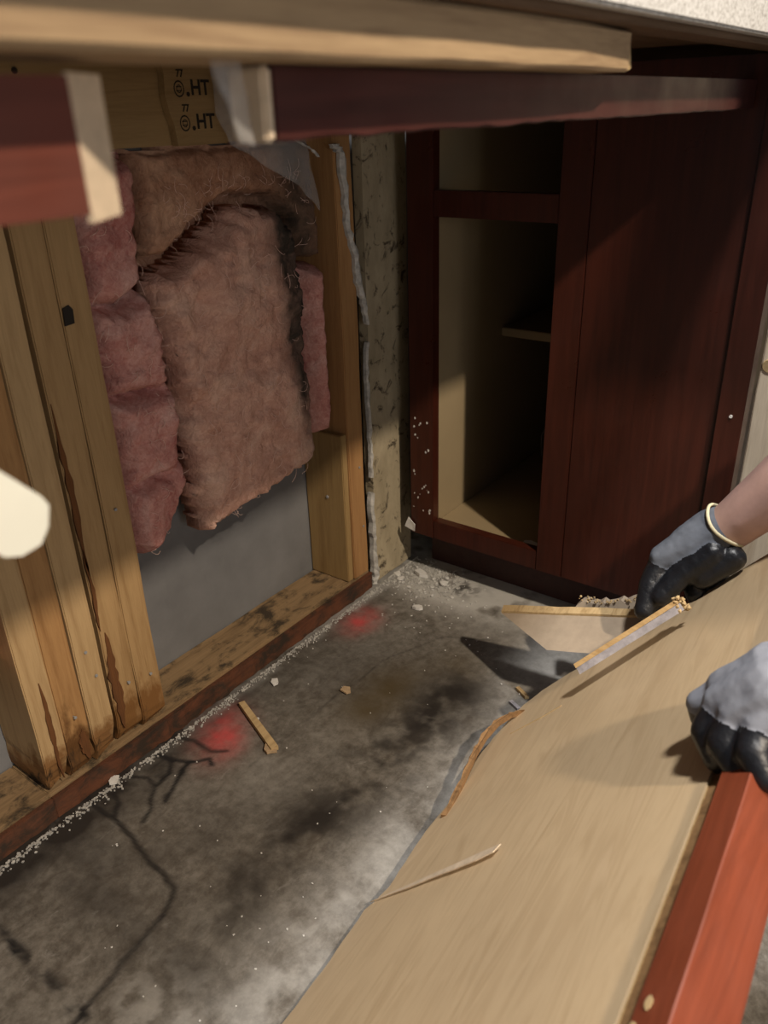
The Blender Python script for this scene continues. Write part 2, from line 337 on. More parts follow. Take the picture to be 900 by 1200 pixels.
# ------------------------------------------------------------------ room shell
def struct(o): o['kind'] = 'structure'; return o
def wavy_panel(name, m, x0, x1, y0, y1, z0, z1, amp=0.002):
    bm = bmesh.new(); ny_, nz_ = max(2, int((y1-y0)/0.012)), max(2, int((z1-z0)/0.02)); g = []
    for i in range(ny_+1):
        g.append([bm.verts.new((x1+noise.noise(Vector((0, i*0.25, j*0.2)))*amp, y0+(y1-y0)*i/ny_, z0+(z1-z0)*j/nz_)) for j in range(nz_+1)])
    for i in range(ny_):
        for j in range(nz_): bm.faces.new((g[i][j], g[i+1][j], g[i+1][j+1], g[i][j+1]))
    ed = [e for e in bm.edges if e.is_boundary]
    r = bmesh.ops.extrude_edge_only(bm, edges=ed)
    nv = [v for v in r['geom'] if isinstance(v, bmesh.types.BMVert)]
    for v in nv: v.co.x = x0
    bm.faces.new([v for v in sorted(nv, key=lambda v: math.atan2(v.co.z-(z0+z1)/2, v.co.y-(y0+y1)/2))])
    return obj(name, bm, m)
# outer sheathing and the remaining wallboard
struct(boxo('wall_left', M['grey'], (-0.905, -0.890, -1.2, 2.6, 0.0, 2.5), bev=0))
wb = struct(wavy_panel('wall_corner', M['wallboard'], -0.815, -0.798, 1.036, 1.150, 0.004, 0.842))
struct(boxo('wall_far', M['wallboard'], (-0.889, 0.6, 2.60, 2.62, 0.0, 2.5), bev=0))
struct(boxo('trim_1', M['white'], (-0.812, -0.800, -1.0, 0.676, 0.8575, 0.90), bev=0.001))

# ------------------------------------------------------------------ framing lumber
fr = 'pine studs of the opened wall'
def plate(name, y0, y1, label):
    t = thing(name, label, 'wall plate', (-0.845, (y0+y1)/2, 0.0), 'bottom plates of the opened wall')
    rough_stick('plank', M['plate'], y0, y1, -0.889, -0.803, 0.0, 0.0375, 'y', t, amp=0.002)
    bm = bmesh.new(); box(bm, -0.8025, -0.7965, y0, y1, 0.0, 0.033, 0.001)
    n = int((y1-y0)/0.01)
    for i in range(1, n):
        bmesh.ops.bisect_plane(bm, geom=bm.verts[:]+bm.edges[:]+bm.faces[:], plane_co=(0, y0+(y1-y0)*i/n, 0), plane_no=(0, 1, 0))
    for v in bm.verts:
        if v.co.x > -0.80: v.co.x += abs(noise.noise(v.co*35))*0.008*(1-0.6*v.co.z/0.033)
    e = obj('edge_facing', bm, M['plate_edge'], t); e['label'] = 'wet red-brown front edge'
    return t
plate('bottom_plate', -0.90, 0.350, 'short mouldy bottom plate with dark grain left of the stud group')
plate('bottom_plate', 0.3502, 1.020, 'long mould-blackened bottom plate between the stud group and the far corner')
def split(m_, parent, y, z0, z1, w_, x=-0.7990):
    bm = bmesh.new(); n = 14; L = []; Rr = []
    for i in range(n+1):
        t = i/n; z = z0+(z1-z0)*t; ww = w_*math.sin(math.pi*min(1, max(0.0, t)))**0.7*(0.6+0.8*random.random()) if 0 < i < n else 0.0004
        yy = y+0.003*noise.noise(Vector((z*20, y*9, 0))); L.append((x, yy-ww/2, z)); Rr.append((x, yy+ww/2, z))
    prism(bm, L+Rr[::-1], (-0.003, 0, 0)); return obj('rot_patch', bm, m_, parent)
M['rot'] = wood('rotten_wood', (0.16, 0.065, 0.022), (0.035, 0.018, 0.01), 'z', seed=9, rough=0.95)
def nail(parent, x, y, z, r=0.003, ax='x'):
    bm = bmesh.new(); v = Vector((1, 0, 0)) if ax == 'x' else Vector((0, -1, 0)); p = Vector((x, y, z))
    tube(bm, [p-v*0.006, p+v*0.0004, p+v*0.0004, p+v*0.0016], [r*0.45, r*0.45, r, r*0.9], 10); return obj('nail_head', bm, M['metal'], parent)
# five studs standing tight together
seams = [(0.3520, 0.3850), (0.3856, 0.4216), (0.4222, 0.4560), (0.4626, 0.5000), (0.5006, 0.5385)]
sm_ = [M['stud_pale'], M['stud_warm'], M['stud_pale'], M['stud'], M['stud']]
lab = ['leftmost stud of the group, edge rotted orange-brown at its foot', 'second stud of the group from the left, dark wet rotten foot',
       'third stud of the group, rounded rotted foot and hammer dents', 'fourth stud of the group with a long brown rot split near its foot',
       'rightmost stud of the group, clean pale face beside the pink insulation']
studs = []
for i, ((a, b_), mm, lb) in enumerate(zip(seams, sm_, lab)):
    t = thing('wall_stud', lb, 'stud', (-0.845, (a+b_)/2, 0.038), fr)
    foot = (0.05, 0.06, 0.07, 0.06, 0.02)[i]
    rough_stick('timber', mm, a, b_, -0.8885, -0.800+(0.001, -0.002, 0.0015, -0.001, 0.0)[i], 0.0385+(0.004, 0.0, 0.0, 0.0, 0)[i], 0.855 if i > 4 else (0.766 if i < 9 else 0), 'z', t, foot=foot, seed=i*3.1, amp=0.0016)
    studs.append(t)
split(M['rot'], studs[3], 0.4705, 0.06, 0.215, 0.016, -0.7992)
split(M['rot'], studs[3], 0.4665, 0.30, 0.52, 0.007, -0.7992)
split(M['rot'], studs[3], 0.4655, 0.22, 0.34, 0.005, -0.7992)
split(M['rot'], studs[1], 0.412, 0.05, 0.10, 0.012, -0.8008)
split(M['rot'], studs[0], 0.372, 0.05, 0.20, 0.006, -0.7978)
bm = bmesh.new(); prism(bm, [(-0.7990, 0.5015+a, 0.598+b_) for a, b_ in ((0, 0), (0.012, 0.001), (0.013, 0.016), (0.009, 0.021), (0.001, 0.019))], (-0.002, 0, 0))
o = obj('knot', bm, M['ink'], studs[4]); o['label'] = 'dark burnt knot on the stud edge'
for st_, y, z in ((2, 0.438, 0.205), (3, 0.488, 0.126), (4, 0.523, 0.118), (1, 0.405, 0.125), (4, 0.518, 0.37), (2, 0.445, 0.165)): nail(studs[st_], -0.7985, y, z, 0.0022)
# stud at the far end of the bay, with its blocking
t = thing('wall_stud', 'orange pine stud at the far end of the insulated bay, beside the cracked plaster', 'stud', (-0.845, 0.995, 0.038), fr)
rough_stick('timber', M['stud_far'], 0.9745, 1.014, -0.8885, -0.800, 0.0385, 0.85, 'z', t, seed=21, amp=0.002)
for y, z in ((1.0, 0.25), (1.004, 0.135)): nail(t, -0.7995, y, z, 0.002)
t = thing('blocking', 'light plywood block screwed to the side of the far stud, above the bottom plate', 'block', (-0.845, 0.968, 0.038))
rough_stick('timber', M['block'], 0.960, 0.9743, -0.8885, -0.803, 0.0385, 0.318, 'z', t, seed=12, amp=0.0006)
nail(t, -0.84, 0.9598, 0.20, 0.003, 'y')
# header at the top of the opening
t = thing('header_board', 'long pine header board across the top of the insulated bay', 'board', (-0.82, 0.2, 0.768))
rough_stick('timber', M['header'], -0.9, 1.012, -0.838, -0.8005, 0.7685, 0.8565, 'y', t, seed=4, amp=0.001)
bm = bmesh.new(); tube(bm, [(-0.803, 0.503, 0.842), (-0.7992, 0.503, 0.842)], 0.003, 10); obj('nail_hole', bm, M['ink'], t)
# stamped block
t = thing('stamped_block', 'short pine block with black HT stamps, nailed over the header board', 'block', (-0.79, 0.72, 0.768))
bm = bmesh.new()
pts = [(-0.7995, 0.672, 0.857), (-0.7995, 0.675, 0.842), (-0.7995, 0.673, 0.82), (-0.7995, 0.677, 0.80), (-0.7995, 0.681, 0.790), (-0.7995, 0.683, 0.7675), (-0.7995, 0.760, 0.7675), (-0.7995, 0.760, 0.857)]
prism(bm, pts, (0.010, 0, 0)); tb = obj('timber', bm, M['header'], t)
def text_mesh(body, size):
    cu = bpy.data.curves.new('txt', 'FONT'); cu.body = body; cu.size = size; cu.extrude = 0.0002; cu.offset = size*0.022
    o = bpy.data.objects.new('txt', cu); C.objects.link(o); dg = bpy.context.evaluated_depsgraph_get()
    me = bpy.data.meshes.new_from_object(o.evaluated_get(dg)); bpy.data.objects.remove(o); return me
def stamp(y, z, k):
    bm = bmesh.new()
    def add(body, size, yy, zz):
        me = text_mesh(body, size)
        me.transform(Matrix.Translation((-0.7892, yy, zz)) @ Matrix(((0, 0, 1, 0), (1, 0, 0, 0), (0, 1, 0, 0), (0, 0, 0, 1)))); bm.from_mesh(me); bpy.data.meshes.remove(me)
    add('HT', 0.022, y+0.021, z-0.001); add('.', 0.030, y+0.0135, z-0.002); add('77', 0.0105, y+0.002, z+0.017)
    for rr, wd in ((0.0085, 0.0016), (0.0042, 0.001)):
        ring = []
        for s in range(24):
            a = 2*math.pi*s/24; ring.append([bm.verts.new((-0.7892, y+0.004+r_*math.cos(a)*0.9, z+0.005+r_*math.sin(a))) for r_ in (rr, rr-wd)])
        for s in range(24): bm.faces.new((ring[s][0], ring[(s+1) % 24][0], ring[(s+1) % 24][1], ring[s][1]))
    for dz in (-0.002, 0.002): box(bm, -0.7894, -0.7892, y, y+0.008, z+0.005+dz-0.0005, z+0.005+dz+0.0005)
    o = obj('stamp', bm, M['ink'], tb); o['label'] = 'black HT stamp'
stamp(0.690, 0.821, 1); stamp(0.693, 0.786, 2)
# pale post at the right edge
t = thing('wooden_post', 'pale knotty pine post right of the cherry cabinet, behind the bare forearm', 'post', (-0.19, 1.23, 0.0))
tp = rough_stick('timber', M['post'], 1.205, 1.29, -0.2335, -0.145, 0.001, 0.86, 'z', t, seed=33, amp=0.002)
bm = bmesh.new(); tube(bm, [(-0.222, 1.2065, 0.463), (-0.222, 1.2035, 0.463)], [0.011, 0.009], 14); obj('knot', bm, M['torn'], t)

# ------------------------------------------------------------------ insulation batts
def batt(name, label, m, lobes, y0, y1, z0, z1, xb, thick, group=None, soot=None, ragged=0.006, step=0.0042, seed=0, parent=None, amp=0.005, rad=0.026):
    ys_ = np.arange(y0, y1+step, step); zs_ = np.arange(z0, z1+step, step)
    A, B = np.meshgrid(ys_, zs_, indexing='ij')
    jr = ragged*(fbm(A+3, B+3, 55, 40+seed, 3)-0.5)*2
    jr2 = ragged*(fbm(A+7, B+1, 120, 50+seed, 3)-0.5)*2.2
    H = np.full(A.shape, -1.0)
    for poly, th in lobes:
        P = poly+[poly[0]]; Dd = seg_dist(A, B, P); inside = np.zeros(A.shape, bool)
        for (ax, ay), (bx, by) in zip(P, P[1:]):
            cnd = ((ay > B) != (by > B)) & (A < (bx-ax)*(B-ay)/((by-ay)+1e-12)+ax); inside ^= cnd
        sd = np.where(inside, Dd, -Dd)+jr+jr2
        rr = rad; h = np.where(sd > 0, th*np.sqrt(np.clip(1-(1-np.clip(sd/rr, 0, 1))**2, 0, 1)), -1)
        H = np.maximum(H, h)
    nn = (fbm(A+1, B+1, 16, 60+seed, 4)-0.5)*amp*4 + (fbm(A*0.7+5+0.3*fbm(A, B, 12, 8), B*1.0+2, 48, 61+seed, 4)-0.5)*amp*1.6
    ridge = -np.abs(fbm(A+2, B+4, 13, 62+seed, 3)-0.5)*amp*3
    W_ = np.clip(H/thick, 0, 1); Xf = xb+np.clip(H, 0, 9)+(nn+ridge)*W_
    ok = H >= 0; vi = -np.ones(A.shape, int); V = []
    cells = ok[:-1, :-1] & ok[1:, :-1] & ok[1:, 1:] & ok[:-1, 1:]
    used = np.zeros(A.shape, bool)
    for a_, b_ in ((0, 0), (1, 0), (1, 1), (0, 1)): used[a_:a_+cells.shape[0], b_:b_+cells.shape[1]] |= cells
    n = used.sum(); vi[used] = np.arange(n)
    front = np.stack([Xf[used], A[used], B[used]], -1); back = np.stack([np.full(n, xb-0.0005), A[used], B[used]], -1)
    ci, cj = np.where(cells); Fs = []
    q = np.stack([vi[ci, cj], vi[ci+1, cj], vi[ci+1, cj+1], vi[ci, cj+1]], -1)
    Fs += q.tolist(); Fs += (q[:, ::-1]+n).tolist()
    cp = np.pad(cells, 1)
    for i, j in zip(ci, cj):
        a, b2, c2, d2 = vi[i, j], vi[i+1, j], vi[i+1, j+1], vi[i, j+1]
        if not cp[i+1, j]: Fs.append([a, a+n, b2+n, b2])
        if not cp[i+2, j+1]: Fs.append([b2, b2+n, c2+n, c2])
        if not cp[i+1, j+2]: Fs.append([c2, c2+n, d2+n, d2])
        if not cp[i, j+1]: Fs.append([d2, d2+n, a+n, a])
    me = bpy.data.meshes.new(name); me.from_pydata(np.concatenate([front, back]).tolist(), [], Fs)
    so = np.zeros(2*n, np.float32)
    if soot is not None: so[:n] = np.clip(soot(A[used], B[used]), 0, 1)
    at = me.attributes.new('soot', 'FLOAT', 'POINT'); at.data.foreach_set('value', so)
    for p in me.polygons: p.use_smooth = True
    o = link(name, me, m, parent)
    if label: tag(o, label, 'insulation', group)
    return o
G = 'pink fibreglass insulation in the wall'
batt('insulation_batt', 'pink rolled fibreglass strip bulging in four lobes beside the stud group', M['pink_roll'],
     [([(0.541, 0.766), (0.637, 0.766), (0.634, 0.69), (0.625, 0.620), (0.585, 0.596), (0.541, 0.606)], 0.090),
      ([(0.541, 0.616), (0.585, 0.604), (0.624, 0.626), (0.642, 0.545), (0.642, 0.48), (0.600, 0.490), (0.541, 0.494)], 0.094),
      ([(0.541, 0.501), (0.600, 0.499), (0.643, 0.496), (0.646, 0.44), (0.630, 0.380), (0.541, 0.372)], 0.098),
      ([(0.541, 0.384), (0.610, 0.390), (0.645, 0.410), (0.650, 0.350), (0.636, 0.338), (0.610, 0.300), (0.585, 0.278), (0.560, 0.272), (0.541, 0.300)], 0.092)],
     0.5405, 0.668, 0.26, 0.767, -0.8885, 0.094, G, seed=1, ragged=0.004, amp=0.0050, rad=0.024)
batt('insulation_batt', 'large dusty pink fibreglass batt with folded top and torn lower edge, black smudge', M['tan_batt'],
     [([(0.636, 0.622), (0.650, 0.632), (0.668, 0.628), (0.72, 0.655), (0.79, 0.690), (0.85, 0.690), (0.885, 0.660), (0.900, 0.58), (0.905, 0.40), (0.908, 0.318), (0.893, 0.300), (0.86, 0.292), (0.80, 0.284), (0.74, 0.280), (0.70, 0.268), (0.672, 0.262), (0.660, 0.32), (0.656, 0.40), (0.654, 0.47), (0.648, 0.55)], 0.066)],
     0.60, 0.945, 0.25, 0.71, -0.8620, 0.066, G, seed=2, ragged=0.006, amp=0.0075, rad=0.020,
     soot=lambda a, b_: 1.5*np.exp(-((a-0.875-0.03*(0.55-b_))/0.026)**2-((b_-0.52)/0.15)**2)+0.9*np.exp(-((a-0.865)/0.04)**2-((b_-0.65)/0.05)**2))
batt('insulation_batt', 'brownish loose fibreglass above the folded batt, under the header board', M['brown_fluff'],
     [([(0.647, 0.7660), (0.957, 0.7660), (0.958, 0.603), (0.912, 0.603), (0.912, 0.660), (0.88, 0.695), (0.79, 0.705), (0.72, 0.672), (0.668, 0.644), (0.646, 0.642)], 0.070),
      ([(0.647, 0.7660), (0.906, 0.7660), (0.906, 0.603), (0.646, 0.603)], 0.022)],
     0.646, 0.958, 0.602, 0.7675, -0.8880, 0.070, G, seed=3, ragged=0.003, amp=0.006, rad=0.012,
     soot=lambda a, b_: 0.9*np.exp(-((a-0.92)/0.05)**2))
batt('insulation_batt', 'narrow bright pink fibreglass strip between the large batt and the far stud', M['pink_roll'],
     [([(0.9105, 0.598), (0.9585, 0.598), (0.9585, 0.322), (0.9105, 0.326)], 0.084)],
     0.9095, 0.9585, 0.318, 0.600, -0.8880, 0.084, G, seed=4, ragged=0.002, amp=0.004)
batt('insulation_batt', 'pale pink fibreglass tuft left of the stud group', M['pink_roll'],
     [([(0.10, 0.76), (0.3505, 0.76), (0.3505, 0.235), (0.325, 0.205), (0.30, 0.19), (0.20, 0.18), (0.10, 0.20)], 0.088)],
     0.10, 0.3508, 0.15, 0.766, -0.8885, 0.088, G, seed=5, ragged=0.005, amp=0.006)

rf = random.Random(8); bats = [o for o in bpy.data.objects if o.name.startswith('insulation_batt')]
M['fibre'] = plainm('pale_fibre', (0.72, 0.50, 0.42), 0.9, 0.1, 50, b_=0)
for o_, cnt in zip(bats[:3], (60, 110, 70)):
    bm = bmesh.new(); vs = [v.co for v in o_.data.vertices if v.co.x > 0.0 and v.co.z+o_.location.z < 0.725 and abs(v.co.y) < o_.dimensions.y*0.40]
    for k in range(cnt):
        p = o_.location+vs[rf.randrange(len(vs))]+Vector((0.001, 0, 0)); a = rf.uniform(0, 6.28); L = rf.uniform(0.006, 0.024); q = []
        cu = rf.uniform(-2, 2)
        for i in range(6):
            t = i/5; q.append(p+Vector((0.004*math.sin(t*3.1), L*t*math.cos(a+cu*t), L*t*math.sin(a+cu*t))))
        tube(bm, q, 0.00028, 4)
    f_ = obj('loose_fibres', bm, M['fibre'], o_); f_['kind'] = 'stuff'
# ------------------------------------------------------------------ torn joint compound beside the far stud
def ragged_strip(name, pts, wid, m, label, cat, x=-0.797, thick=0.006, seed=1, sub=5):
    rnd = random.Random(seed); P = []
    for (y0, z0), (y1, z1) in zip(pts, pts[1:]):
        for k in range(sub): P.append((y0+(y1-y0)*k/sub, z0+(z1-z0)*k/sub))
    P.append(pts[-1]); n = len(P); L = []; Rr = []
    for i, (y, z) in enumerate(P):
        wv = np.interp(i/(n-1)*(len(wid)-1), range(len(wid)), wid)*(0.7+0.6*rnd.random()); y += rnd.uniform(-0.0015, 0.0015)
        L.append((x+rnd.uniform(-0.001, 0.001), y-wv/2, z)); Rr.append((x+rnd.uniform(-0.001, 0.001), y+wv/2, z+rnd.uniform(-0.001, 0.001)))
    bm = bmesh.new(); fa = []; bk = []
    for a, b_ in zip(L, Rr):
        mid = (x+thick*0.5+rnd.uniform(-0.001, 0.0015), (a[1]+b_[1])/2, a[2])
        fa.append([bm.verts.new(p) for p in (a, mid, b_)]); bk.append([bm.verts.new((x-thick, p[1], p[2])) for p in (a, b_)])
    for i in range(n-1):
        f, g = fa[i], fa[i+1]; p, q = bk[i], bk[i+1]
        bm.faces.new((f[0], f[1], g[1], g[0])); bm.faces.new((f[1], f[2], g[2], g[1]))
        bm.faces.new((p[0], q[0], q[1], p[1])); bm.faces.new((f[0], g[0], q[0], p[0])); bm.faces.new((f[2], p[1], q[1], g[2]))
    bm.faces.new((fa[0][0], bk[0][0], bk[0][1], fa[0][2], fa[0][1])); bm.faces.new((fa[-1][0], fa[-1][1], fa[-1][2], bk[-1][1], bk[-1][0]))
    return tag(obj(name, bm, m), label, cat)
ragged_strip('joint_compound', [(0.972, 0.757), (0.984, 0.745), (0.989, 0.70), (0.993, 0.64), (1.009, 0.60), (1.014, 0.56), (1.026, 0.525), (1.030, 0.49)],
             [0.020, 0.014, 0.011, 0.011, 0.010, 0.013, 0.011, 0.005], M['mud'], 'ragged white strip of joint compound running down beside the far stud, upper length', 'joint compound', seed=3, x=-0.7935)
ragged_strip('joint_compound', [(1.033, 0.46), (1.030, 0.40), (1.031, 0.33), (1.033, 0.27), (1.031, 0.22)],
             [0.003, 0.006, 0.004, 0.004, 0.003], M['mud'], 'thin broken sliver of joint compound midway down the cracked corner', 'joint compound', seed=5)
ragged_strip('joint_compound', [(1.030, 0.19), (1.031, 0.15), (1.032, 0.10), (1.034, 0.06), (1.037, 0.02), (1.030, 0.003)],
             [0.007, 0.009, 0.007, 0.008, 0.018, 0.012], M['mud'], 'crumbling white joint compound at the foot of the cracked corner', 'joint compound', seed=8, thick=0.009)
ragged_strip('torn_paper', [(0.886, 0.768), (0.905, 0.760), (0.925, 0.752), (0.938, 0.742)], [0.006, 0.009, 0.007, 0.003], M['mud'],
             'torn strip of wallboard paper under the header near the plastic film', 'paper', seed=9, x=-0.7955, thick=0.002)

# ------------------------------------------------------------------ clear plastic films
def film(name, grid, label):
    bm = bmesh.new(); g = [[bm.verts.new(p) for p in row] for row in grid]
    for i in range(len(g)-1):
        for j in range(len(g[0])-1): bm.faces.new((g[i][j], g[i+1][j], g[i+1][j+1], g[i][j+1]))
    bmesh.ops.subdivide_edges(bm, edges=bm.edges[:], cuts=5, use_grid_fill=True, smooth=0.5)
    for v in bm.verts: v.co.x += 0.007*noise.noise(v.co*28)+0.003*noise.noise(v.co*70)
    bmesh.ops.recalc_face_normals(bm, faces=bm.faces[:])
    ex = bmesh.ops.extrude_face_region(bm, geom=bm.faces[:]); bmesh.ops.translate(bm, vec=(-0.0003, 0, 0), verts=[v for v in ex['geom'] if isinstance(v, bmesh.types.BMVert)])
    return tag(obj(name, bm, M['film'], smooth=True), label, 'plastic film')
film('plastic_film', [[(-0.782, 0.735, 0.855), (-0.775, 0.735, 0.80), (-0.768, 0.745, 0.766)], [(-0.782, 0.80, 0.855), (-0.765, 0.79, 0.79), (-0.755, 0.80, 0.735)],
     [(-0.785, 0.86, 0.854), (-0.765, 0.855, 0.78), (-0.755, 0.845, 0.712)], [(-0.785, 0.892, 0.80), (-0.775, 0.892, 0.74), (-0.765, 0.898, 0.676)]],
     'clear crumpled plastic film hanging from the header over the insulation')
film('plastic_film', [[(-0.262, 0.247, 0.828), (-0.259, 0.250, 0.808), (-0.264, 0.263, 0.789)], [(-0.266, 0.268, 0.828), (-0.263, 0.270, 0.806), (-0.266, 0.276, 0.787)]],
     'small scrap of clear plastic film hanging at the sawn end of the long cherry rail')

# ------------------------------------------------------------------ far cherry cabinet
cb = thing('base_cabinet', 'dark cherry base cabinet standing in the corner with two empty openings', 'cabinet', (-0.5, 1.35, 0.0))
FY0, FY1 = 1.100, 1.119
bm = bmesh.new()
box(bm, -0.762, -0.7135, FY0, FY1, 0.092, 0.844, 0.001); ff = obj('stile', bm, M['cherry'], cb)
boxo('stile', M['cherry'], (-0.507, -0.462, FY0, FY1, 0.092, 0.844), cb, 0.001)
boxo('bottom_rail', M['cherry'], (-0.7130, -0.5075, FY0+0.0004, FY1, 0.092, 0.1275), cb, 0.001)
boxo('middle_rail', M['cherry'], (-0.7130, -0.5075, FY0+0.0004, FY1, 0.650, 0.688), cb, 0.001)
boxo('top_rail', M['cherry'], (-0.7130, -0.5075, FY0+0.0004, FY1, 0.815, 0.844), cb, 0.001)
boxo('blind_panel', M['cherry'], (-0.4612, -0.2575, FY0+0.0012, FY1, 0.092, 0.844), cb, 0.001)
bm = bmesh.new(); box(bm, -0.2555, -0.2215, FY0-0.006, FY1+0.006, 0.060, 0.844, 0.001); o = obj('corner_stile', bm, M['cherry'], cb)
bm = bmesh.new(); tube(bm, [(-0.237, FY0-0.003, 0.42), (-0.237, FY0-0.0075, 0.42)], 0.0022, 10); obj('screw', bm, M['chip'], o)
boxo('side_panel', M['beige_in'], (-0.734, -0.7205, FY1, 1.66, 0.092, 0.844), cb)
boxo('side_panel', M['cherry'], (-0.270, -0.2565, FY1+0.001, 1.66, 0.0, 0.844), cb)
boxo('floor_panel', M['beige_in'], (-0.7200, -0.2705, FY1, 1.66, 0.100, 0.116), cb)
boxo('back_panel', M['beige_in'], (-0.734, -0.2565, 1.6605, 1.668, 0.0, 0.844), cb)
boxo('shelf', M['beige_in'], (-0.7195, -0.2710, 1.345, 1.66, 0.412, 0.428), cb)
boxo('toe_kick', M['cherry_dark'], (-0.762, -0.2705, 1.170, 1.186, 0.0005, 0.0995), cb)
rnd = random.Random(4)
bm = bmesh.new()   # dried splashes of paint on the left stile
for k in range(26):
    z = 0.14+0.19*rnd.random()**1.2; x = -0.757+0.038*rnd.random(); s = rnd.uniform(0.0007, 0.0022)
    prism(bm, [(x+s*math.cos(a)*rnd.uniform(.6, 1.1), FY0-0.0006, z+s*1.5*math.sin(a)*rnd.uniform(.6, 1.1)) for a in [i*math.pi/3 for i in range(6)]], (0, 0.0004, 0))
o = obj('paint_specks', bm, M['chip'], ff); o['kind'] = 'stuff'; o['label'] = 'white paint specks'
bm = bmesh.new()
for k in range(14):
    x = rnd.uniform(-0.70, -0.30); z = rnd.uniform(0.095, 0.14) if k < 7 else rnd.uniform(0.15, 0.7); s = rnd.uniform(0.0006, 0.0014)
    if -0.71 < x < -0.51 and z > 0.125: continue
    prism(bm, [(x+s*math.cos(a), FY0-0.0006, z+s*math.sin(a)) for a in [i*math.pi/3 for i in range(6)]], (0, 0.0004, 0))
# wires inside
for pts, lb in (([(-0.60, 1.42, 0.41), (-0.607, 1.41, 0.34), (-0.615, 1.405, 0.27), (-0.622, 1.40, 0.24), (-0.612, 1.395, 0.19), (-0.622, 1.40, 0.13)], 'longer dusty wire dangling below the cabinet shelf'),
                ([(-0.61, 1.46, 0.41), (-0.62, 1.45, 0.33), (-0.64, 1.43, 0.25), (-0.66, 1.42, 0.20), (-0.648, 1.40, 0.165)], 'shorter curled dusty wire hanging behind the longer one in the cabinet')):
    bm = bmesh.new(); q = []
    for a, b_ in zip(pts, pts[1:]):
        for k in range(5): q.append(Vector(a).lerp(Vector(b_), k/5)+Vector((0.003*noise.noise(Vector((k, a[2]*50, 0))), 0, 0)))
    q.append(Vector(pts[-1])); tube(bm, q, 0.0013, 6); tag(obj('wire', bm, M['wire'], smooth=True), lb, 'wire', 'wires in the cabinet')

# ------------------------------------------------------------------ counter and its rails overhead
ct = thing('countertop', 'speckled white countertop seen from underneath over the opened cabinets', 'countertop', (-0.5, 0.5, 0.858))
boxo('slab', M['ply'], (-0.796, -0.229, -1.0, 2.2, 0.858, 0.8745), ct)
boxo('top_layer', M['top'], (-0.796, -0.229, -1.0, 2.2, 0.875, 0.895), ct)
boxo('front_edge', M['top'], (-0.2285, -0.215, -1.0, 2.2, 0.8495, 0.895), ct, 0.002)
bm = bmesh.new(); box(bm, -0.262, -0.2295, 0.30, 2.2, 0.8450, 0.8578, 0.001); o = obj('edge_build_up', bm, M['ply'], ct)
t = thing('counter_batten', 'blurred pine batten with a split end fixed under the countertop front', 'batten', (-0.25, -0.1, 0.819))
bm = bmesh.new()
sec = [(-1.0, 0.0), (0.28, 0.0), (0.50, 0.0), (0.585, 0.0005), (0.600, 0.004), (0.604, 0.010)]
n = 40; ring = []
for i in range(n+1):
    y = -1.0+1.626*i/n; ring.append(y)
loopB = []
for y in ring:
    e = max(0, (y-0.54)/0.086); x0, x1 = -0.300, -0.2395-0.003*e
    k = noise.noise(Vector((0, y*14, 0)))*0.0008
    loopB.append([bm.verts.new(p) for p in ((x1-0.002, y, 0.8185+k), (x1+k, y, 0.8205+k), (x1+k, y, 0.842), (x1-0.002-0.006*e, y+0.01*e, 0.8445), (x0, y, 0.8445), (x0, y, 0.8185))])
for a, b_ in zip(loopB, loopB[1:]):
    for k in range(6): bm.faces.new((a[k], a[(k+1) % 6], b_[(k+1) % 6], b_[k]))
bm.faces.new(loopB[0][::-1]); bm.faces.new(loopB[-1])
bt = obj('timber', bm, M['counter_pine'], t)
bm = bmesh.new(); prism(bm, [(-0.2435, 0.6262, 0.8190), (-0.2475, 0.644, 0.8212), (-0.2545, 0.651, 0.826), (-0.2575, 0.647, 0.834), (-0.2515, 0.634, 0.838), (-0.2440, 0.6265, 0.8415)], (-0.030, -0.004, 0))
o = obj('split_end', bm, M['torn'], t); o['label'] = 'bright splintered end'
boxo('slab_shim', M['ply'], (-0.300, -0.264, -0.9, 0.58, 0.8452, 0.8577), ct)
rl = thing('cabinet_rail', 'long dark cherry top rail sawn off at its left end, running to the corner cabinet', 'rail', (-0.28, 0.7, 0.788))
bm = bmesh.new(); box(bm, -0.290, -0.270, 0.290, 1.093, 0.7885, 0.8180, 0.001)
n = 60
for i in range(1, n): bmesh.ops.bisect_plane(bm, geom=bm.verts[:]+bm.edges[:]+bm.faces[:], plane_co=(0, 0.29+0.80*i/n, 0), plane_no=(0, 1, 0))
for v in bm.verts:
    if v.co.z < 0.80: v.co.z += 0.0016*noise.noise(v.co*60)
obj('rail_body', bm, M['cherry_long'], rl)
bm = bmesh.new(); box(bm, -0.2905, -0.2695, 0.283, 0.2898, 0.7880, 0.8175, 0.0015)
o = obj('sawn_end', bm, M['cream_wood'], rl); o['label'] = 'pale raw wood end'
rl2 = thing('cabinet_rail', 'short blurred cherry rail with a pale slanting cut end at the left edge', 'rail', (-0.28, 0.0, 0.768))
bm = bmesh.new(); prism(bm, [(-0.270, -0.60, 0.7685), (-0.270, 0.1895, 0.7685), (-0.2835, 0.211, 0.7685), (-0.290, 0.211, 0.7685), (-0.290, -0.60, 0.7685)], (0, 0, 0.0445)); obj('rail_body', bm, M['cherry_y'], rl2)
bm = bmesh.new(); prism(bm, [(-0.2695, 0.1890, 0.7655), (-0.2840, 0.2125, 0.7655), (-0.2860, 0.2118, 0.7655), (-0.2712, 0.1880, 0.7655)], (0, 0, 0.0485))
o = obj('cut_end', bm, M['cream_wood'], rl2); o['label'] = 'pale raw cut end'
boxo('hanger', M['ply'], (-0.288, -0.272, 0.02, 0.06, 0.8132, 0.8182), rl2, 0)
t = thing('vinyl_strip', 'blurred bright white strip end poking in at the left edge before the studs', 'strip', (-0.30, 0.10, 0.64))
